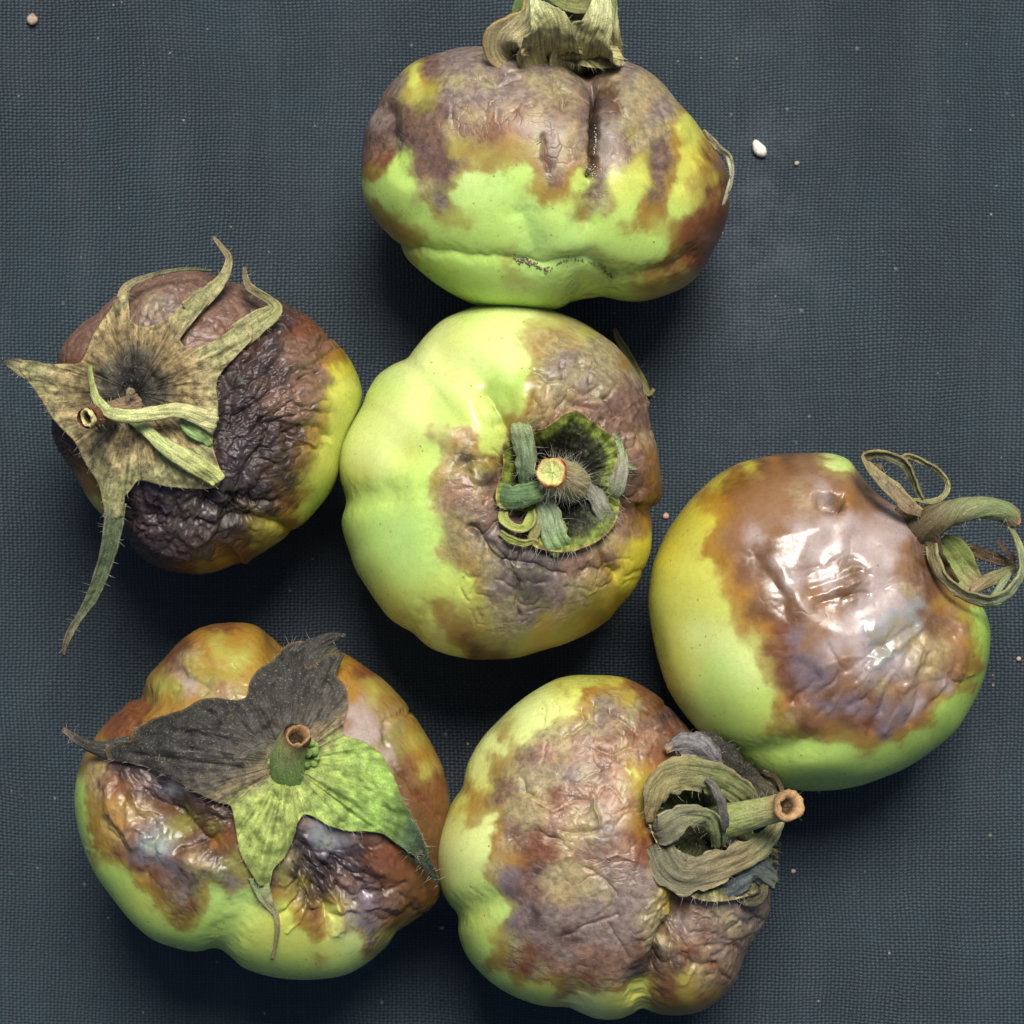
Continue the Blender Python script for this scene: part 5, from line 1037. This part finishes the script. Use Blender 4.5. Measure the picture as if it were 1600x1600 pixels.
# ================================================================== 6  lower middle
t = Tomato("lobed tomato with a wide brown bruise, curled grey calyx and green stem pointing right", (670, 1040), 2.6667, (720, 760),
 [(680,40),(600,42),(520,60),(430,110),(350,170),(280,240),(220,310),(170,390),(135,460),(120,510),(80,590),(45,680),(28,760),(30,840),(45,920),(75,990),(105,1050),(125,1130),(160,1210),(220,1280),(290,1340),(370,1385),(450,1410),(520,1420),(580,1424),(640,1445),(700,1465),(780,1468),(850,1450),(890,1438),(950,1448),(1050,1450),(1140,1430),(1220,1370),(1280,1300),(1310,1220),(1340,1160),(1390,1090),(1430,1010),(1433,940),(1430,860),(1415,780),(1380,690),(1320,600),(1250,500),(1190,400),(1120,300),(1050,225),(980,150),(900,90),(830,55),(760,42)],
 420, 200,
 """680 55 gy,600 80 gy,700 75 yg,780 60 y,550 95 am,520 90 gy,600 140 gy,680 100 pb,760 100 gb,840 80 rb,880 120 rb,820 140 yg,860 180 gb,720 160 gr,640 170 gb,560 190 gw,600 240 tn,540 250 gb,640 260 gb,700 230 gr,760 220 pb,840 220 gb,900 190 rb,940 160 br,920 240 pb,980 220 dp,1020 280 rb,900 280 pk,840 280 rb,780 260 tn,760 320 rb,800 350 tn,700 280 gb,460 130 gw,400 200 gw,460 220 gw,340 260 yg,300 290 am,320 350 gw,400 290 gw,480 300 gb,420 350 gb,280 400 am,310 380 am,350 420 gb,380 380 pu,440 400 pb,500 360 pk,560 340 tn,620 330 pk,680 360 pk,740 380 pk,860 350 pk,920 360 rb,960 400 rb,1000 330 pb,1050 300 gr,
 260 330 gw,200 430 gw,180 520 og,200 560 og,130 600 og,160 660 am,120 560 gy,220 600 am,230 500 gy,280 480 pb,270 560 pb,330 500 pb,400 460 gb,460 480 gb,540 470 gb,600 460 gr,660 450 gb,720 440 pb,780 430 pk,840 450 gy,880 500 yg,840 400 tn,900 430 og,930 480 og,820 500 tn,760 520 pk,660 520 pk,600 560 pk,540 540 rb,480 540 tn,400 540 gb,340 600 gb,300 660 pb,260 640 gw,340 700 pb,420 640 gb,480 620 tn,540 620 pk,620 620 tn,700 600 gb,780 600 pk,850 560 pk,900 560 yg,880 640 og,860 700 rb,900 680 og,920 740 rb,840 640 tn,760 680 gr,680 680 gb,600 700 tn,520 700 pb,440 730 rb,380 740 pb,320 760 tn,340 820 og,380 830 am,300 860 gb,240 800 gw,260 700 gw,
 420 800 rb,480 790 rb,540 770 rb,600 760 tn,680 780 pb,760 760 pb,840 740 pk,900 800 rb,880 880 gr,820 860 gr,740 840 gr,680 840 tn,600 850 tn,540 880 gb,460 860 dp,400 880 pu,350 880 lv,330 920 lv,370 960 pu,310 960 lv,300 1020 gp,340 1060 lv,380 1040 gr,440 960 pb,520 940 tn,580 940 tn,660 920 gb,740 920 gb,820 940 gr,900 960 gr,960 920 gr,980 1000 gb,1000 920 yg,1030 960 gy,1010 1030 yg,960 1060 gb,900 1040 gb,840 1020 gr,760 1020 gr,680 1000 gr,600 1020 gr,500 1020 gr,440 1040 dv,420 1120 gr,500 1120 gr,580 1120 dp,660 1100 gr,740 1120 gr,820 1120 gr,900 1120 gb,860 1180 rb,900 1180 gb,940 1140 gb,860 1240 dp,800 1220 pb,720 1200 pb,640 1200 pk,560 1200 gr,480 1200 pb,400 1180 rb,340 1160 gb,280 1180 am,250 1120 yg,260 1240 am,320 1240 pb,400 1260 rb,350 1290 am,460 1290 gb,560 1270 pk,540 1320 am,600 1370 tn,660 1310 rb,700 1340 gb,760 1280 pk,780 1340 tn,840 1320 gr,880 1360 gy,840 1400 gy,760 1400 gy,700 1410 gw,620 1410 gw,780 1440 gy,900 1300 dp,940 1240 dk,960 1180 gb,990 1130 br,
 100 700 gw,180 740 gw,80 800 gw,160 860 gw,100 920 g,200 940 g,260 960 g,160 1020 g,220 1050 gy,160 1120 g,200 1200 g,280 1300 g,400 1340 gy,480 1360 gy,520 1390 yg,420 1390 g,130 640 gy,
 1040 900 rb,1060 960 br,1080 1000 rb,1130 1020 pb,1180 980 gr,1200 1040 gb,1260 1080 gb,1220 1120 gr,1140 1120 pb,1100 1060 gr,1060 1100 gr,1060 1180 rb,1020 1240 dp,1100 1200 pb,1140 1180 tn,1200 1200 gr,1280 1180 pb,1300 1100 gb,1360 1060 gr,1380 980 pb,1300 1000 gr,1420 900 gr,1240 1240 gb,1180 1260 rb,1120 1260 tn,1060 1300 yg,1000 1320 rb,960 1380 rb,1020 1400 rb,1080 1360 yg,1120 1340 tn,1160 1340 gb,1220 1300 pb,1260 1260 pb,1100 1420 am,1000 1430 am,1180 1380 am,1120 1390 rb,1060 1390 yg,1000 600 ol,1200 700 dp,1100 800 dp,1100 500 dp,1300 800 dp,1350 700 gr,1120 380 dk,1200 450 dk""",
 grooves=[([(1070,960),(1050,1040),(1010,1120),(960,1200),(930,1280),(895,1370)], 24, 20, 1.8), ([(1000,1120),(950,1200),(930,1290)], 6, 13, 1.4),
  ([(1040,900),(1060,980),(1030,1090),(980,1160)], 9, 9), ([(1100,1000),(1070,1090),(1010,1180)], 6, 6), ([(590,1390),(610,1340),(640,1280)], 18, 4, 2.0), ([(110,1040),(200,1000),(300,980)], 22, 6, 2.0), ([(110,500),(180,480),(240,470)], 20, 5, 2.0),
  ([(640,190),(650,240),(600,280),(560,290)], 3.5, 6, 1.2), ([(690,170),(680,220),(720,250)], 3.5, 6, 1.2), ([(760,200),(820,240),(870,270),(860,330)], 4, 8, 1.2), ([(880,260),(940,250),(980,270)], 4, 7, 1.2), ([(700,340),(780,370),(840,340)], 4, 6, 1.2), ([(390,470),(400,530),(450,560),(510,570)], 4, 6, 1.2), ([(560,690),(640,695),(720,680)], 4, 7, 1.2), ([(430,560),(520,600),(590,580)], 4, -5, 1.4), ([(560,600),(600,560),(660,560)], 4, 5, 1.2), ([(350,720),(430,690),(560,730)], 4, 5, 1.2), ([(650,840),(720,880),(780,950)], 3, 4, 1.2), ([(560,1140),(660,1090),(780,1040)], 3, 4, 1.2), ([(680,540),(700,620),(720,680)], 4, -5, 1.4), ([(750,1080),(790,1150),(830,1220)], 3, 4, 1.2),
  ([(1160,1180),(1220,1160),(1290,1180)], 4, 5, 1.2), ([(1060,1220),(1130,1250),(1200,1240)], 5, 6, 1.2), ([(1240,1110),(1300,1070),(1360,1080)], 4, 5, 1.2), ([(980,160),(1020,240),(1060,280)], 5, 6, 1.3), ([(930,520),(905,580),(910,660),(930,760),(1000,860)], 14, 8)] + creases(20, (420,110,1000,380), 65, 40, 34, 80, 1.9, 2.2) + creases(21, (320,440,900,800), -5, 30, 34, 100, 2.2, 1.8) + creases(22, (340,820,1000,1280), -30, 45, 26, 100, 1.8, 1.4) + creases(23, (960,920,1080,1200), 115, 14, 26, 130, 2.4, 4) + creases(24, (1060,1000,1400,1300), 0, 50, 36, 70, 2.0, 3),
 pits=[(1150,680,70,60)], dents=[(600,480,75,4),(700,960,95,3)], bumpk=0.45, wr_geo=0.18, cell=30, stretch=(.85, 1.25), rot=math.radians(-15), seed=37, warp=8, crack=0.35, blend=2.0)
T6 = t
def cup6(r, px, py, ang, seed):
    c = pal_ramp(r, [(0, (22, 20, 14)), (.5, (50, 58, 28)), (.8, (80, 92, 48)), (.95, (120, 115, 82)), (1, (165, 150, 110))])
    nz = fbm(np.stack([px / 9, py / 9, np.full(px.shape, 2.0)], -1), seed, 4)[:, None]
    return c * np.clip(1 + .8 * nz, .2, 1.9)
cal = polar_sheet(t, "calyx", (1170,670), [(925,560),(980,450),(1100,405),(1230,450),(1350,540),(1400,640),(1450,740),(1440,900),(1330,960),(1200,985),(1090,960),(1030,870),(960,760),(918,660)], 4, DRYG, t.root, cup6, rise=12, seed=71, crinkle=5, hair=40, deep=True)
S1 = (124, 126, 88); S2 = (98, 98, 78); S3 = (66, 76, 78)
ribbon(t, "sepal", [(925,650,12,18,20),(930,600,26,30,15),(945,535,38,46,10),(985,475,46,62),(1060,448,50,66),(1150,458,50,62),(1240,490,44,58),(1320,545,34,46),(1360,600,18,28)], [(0,(132,116,80)),(.3,(132,124,84)),(.7,(112,118,76)),(1,(90,94,58))], DRYG, cal, seed=72, curl=-.2, ragged=.16, thick=2.5, vein=4.5, conform=False, edge=(165,150,115), hair=.4)
ribbon(t, "sepal", [(935,690,14,40,10),(970,690,36,62),(1030,650,52,58),(1100,625,58,45,10),(1165,640,52,38,20),(1200,690,36,34,20),(1205,760,14,26,10)], [(0,S2),(.3,(114,112,88)),(.7,(116,124,84)),(1,(76,86,50))], DRYG, cal, seed=73, curl=-.25, ragged=.16, thick=2.5, vein=4.5, conform=False, edge=(160,155,130), hair=.4)
ribbon(t, "sepal", [(960,740,10,50),(1000,830,22,72),(1060,875,36,76),(1150,860,46,66),(1250,825,52,58),(1340,780,52,50),(1410,720,46,38),(1450,665,38,28),(1470,630,30,16)], [(0,S2),(.3,(112,106,84)),(.6,(126,114,84)),(.85,S1),(1,(176,168,124))], DRYG, cal, seed=74, curl=-.2, ragged=.16, thick=2.5, vein=4.5, conform=False, edge=(165,155,120), hair=.4)
ribbon(t, "sepal", [(1120,930,6,40),(1200,925,16,62),(1290,880,26,64),(1360,855,26,58),(1410,885,14,48),(1445,915,2,26)], [(0,(100,108,100)),(.4,S3),(.8,(92,104,102)),(1,(100,105,90))], DRY, cal, seed=75, curl=-.3, ragged=.16, thick=2.5, vein=4.5, crinkle=4, conform=False, hair=.4, label="crumpled blue-grey sepal")
ribbon(t, "sepal", [(1290,950,0,22,20),(1330,975,8,24,20),(1380,955,8,22,20),(1400,910,4,14)], [(0,(70,66,48)),(1,(80,76,55))], DRY, cal, seed=76, curl=.4, ragged=.16, thick=2.5, conform=False, hair=.2)
ribbon(t, "sepal", [(985,350,6,14),(1040,325,16,34),(1110,330,22,56),(1160,370,20,50),(1210,430,12,30)], [(0,(170,140,110)),(.15,(110,106,105)),(.6,(118,116,118)),(1,(95,95,95))], DRY, cal, seed=77, curl=-.3, ragged=.16, thick=2.5, vein=4.5, conform=False, hair=.3, label="crumpled grey sepal beside the neighbouring tomato")
ribbon(t, "sepal", [(1110,290,6,10),(1170,320,10,40),(1240,400,8,62),(1310,470,4,60),(1390,520,0,50),(1450,560,-6,30)], [(0,(50,50,44)),(.6,(38,38,32)),(1,(85,78,55))], DRY, cal, seed=78, curl=-.3, ragged=.16, thick=2.5, conform=False, hair=.3)
ribbon(t, "sepal", [(1155,470,60,10,30),(1195,520,66,16,20),(1220,580,66,18,10),(1232,650,58,18),(1258,720,40,28),(1290,770,20,16)], [(0,(110,108,100)),(.5,(78,78,74)),(1,(60,66,66))], DRY, cal, seed=79, curl=-.2, ragged=.16, thick=2.5, conform=False, hair=.3)
ribbon(t, "sepal", [(1480,550,10,10),(1465,500,16,9),(1440,462,18,9),(1410,450,16,10),(1388,438,10,8)], [(0,(120,110,80)),(.4,(80,68,45)),(1,(45,38,28))], DRY, cal, seed=80, conform=False, hair=0)
tube(t, "stem", [(1190,665,-40,80),(1240,652,20,72),(1310,632,64,62),(1400,608,112,56),(1465,592,150,54),(1502,584,176,54)], [(0,(100,112,62)),(.3,(152,164,98)),(.8,(168,168,115)),(1,(165,130,95))], STEM, t.root, seed=14, rough=.04, hair=50, cut=((150,118,82),(176,142,100),(70,48,30), 1.14, 16))
make_hairs(t, cal, seed=7, length=(5, 12))

# ================================================================== small things on the cloth
def lump_thing(name, label, cat, x, y, r, mat, seed, group=None, squash=(1, 1, .6), rz=0.0):
    p = icoV * (1 + .22 * fbm(icoV * 1.3 + seed, seed, 3))[:, None] * np.array(squash) * r
    c, s_ = math.cos(rz), math.sin(rz)
    p = np.stack([p[:, 0] * c - p[:, 1] * s_, p[:, 0] * s_ + p[:, 1] * c, p[:, 2]], -1)
    gzz = ground_z(x, y)
    o = mesh_obj(name, p, icoF, mat)
    o.location = ((x - 800) * S, (800 - y) * S, (gzz + r * squash[2] * .9) * S)
    o['label'] = label; o['category'] = cat
    if group: o['group'] = group
    return o
WHITE = plain_material("chalky_white", (240, 236, 226), (215, 205, 190), 700, .6)
TAN = plain_material("tan_grain", (175, 155, 135), (130, 112, 95), 900, .8)
PINK = plain_material("pinkish_grain", (190, 155, 140), (150, 120, 110), 900, .8)
lump_thing("pebble", "small white egg-shaped pebble on the cloth right of the top tomato", "pebble", 1187, 232, 14, WHITE, 3, squash=(.72, 1.05, .6), rz=.45)
lump_thing("crumb", "tan crumb in the top left corner of the cloth", "crumb", 48, 28, 9, TAN, 5, group="crumbs scattered on the cloth")
lump_thing("crumb", "tiny pale crumb on the cloth right of the white pebble", "crumb", 1246, 254, 4, TAN, 7, group="crumbs scattered on the cloth")
lump_thing("crumb", "pinkish crumb in the gap between the middle tomato and the glossy tomato", "crumb", 1041, 806, 5, PINK, 8, group="crumbs scattered on the cloth")
lump_thing("crumb", "reddish crumb on the cloth right of the lower middle tomato's calyx", "crumb", 1241, 1363, 3.6, PINK, 9, group="crumbs scattered on the cloth")
lump_thing("crumb", "grey crumb on the cloth below and left of the lower middle tomato", "crumb", 689, 1458, 3.2, TAN, 10, group="crumbs scattered on the cloth")
lump_thing("crumb", "pale crumb on the cloth under the glossy tomato's right side", "crumb", 1595, 1030, 3.6, PINK, 12, group="crumbs scattered on the cloth")
# dried sepal scrap beside the middle tomato
class Flat: pass
fl = Flat(); fl.k = T3.k; fl.px = T3.px; fl.samp = lambda M, px, py: np.full(np.shape(px), M); fl.H = fl.D = fl.gz0 = ground_z(985, 560); fl.hairsrc = []
scrap = bpy.data.objects.new("sepal_scrap", None); COL.objects.link(scrap)
scrap.empty_display_size = 0.01
scrap.location = ((985 - 800) * S, (800 - 560) * S, fl.gz0 * S)
scrap['label'] = "thin dry green-brown sepal scrap lying on the cloth right of the middle tomato"; scrap['category'] = "sepal"
blade = ribbon(fl, "blade", [(1212,145,8,5),(1225,185,10,12),(1258,240,12,17),(1290,300,12,18),(1315,350,12,22),(1340,395,10,20),(1362,430,8,10),(1385,408,8,6)], [(0,(150,125,85)),(.4,(140,145,95)),(1,(170,160,105))], DRYG, scrap, seed=91, conform=False, curl=.5, hair=.5)
make_hairs(fl, blade, seed=9)
# lint
rs = np.random.RandomState(77); VV, FF, k = [], [], 0
for _ in range(150):
    x, y = rs.uniform(-100, 1700, 2); r = rs.uniform(.7, 2.0)
    VV.append(icoV[:12] * 0 + icoV[:12] * r * [1.0, 1.0, .5] + [x - 800, 800 - y, ground_z(x, y) + r * .5]); FF.append(np.array([(0,1,2),(0,2,3),(0,3,4),(0,4,5),(0,5,1),(11,6,7),(11,7,8),(11,8,9),(11,9,10),(11,10,6)]) + k); k += 12
dust = mesh_obj("dust_specks", np.vstack(VV), np.vstack(FF), TAN, smooth_shade=False); dust['kind'] = 'stuff'; dust['label'] = "fine pale dust specks and lint strewn over the cloth"
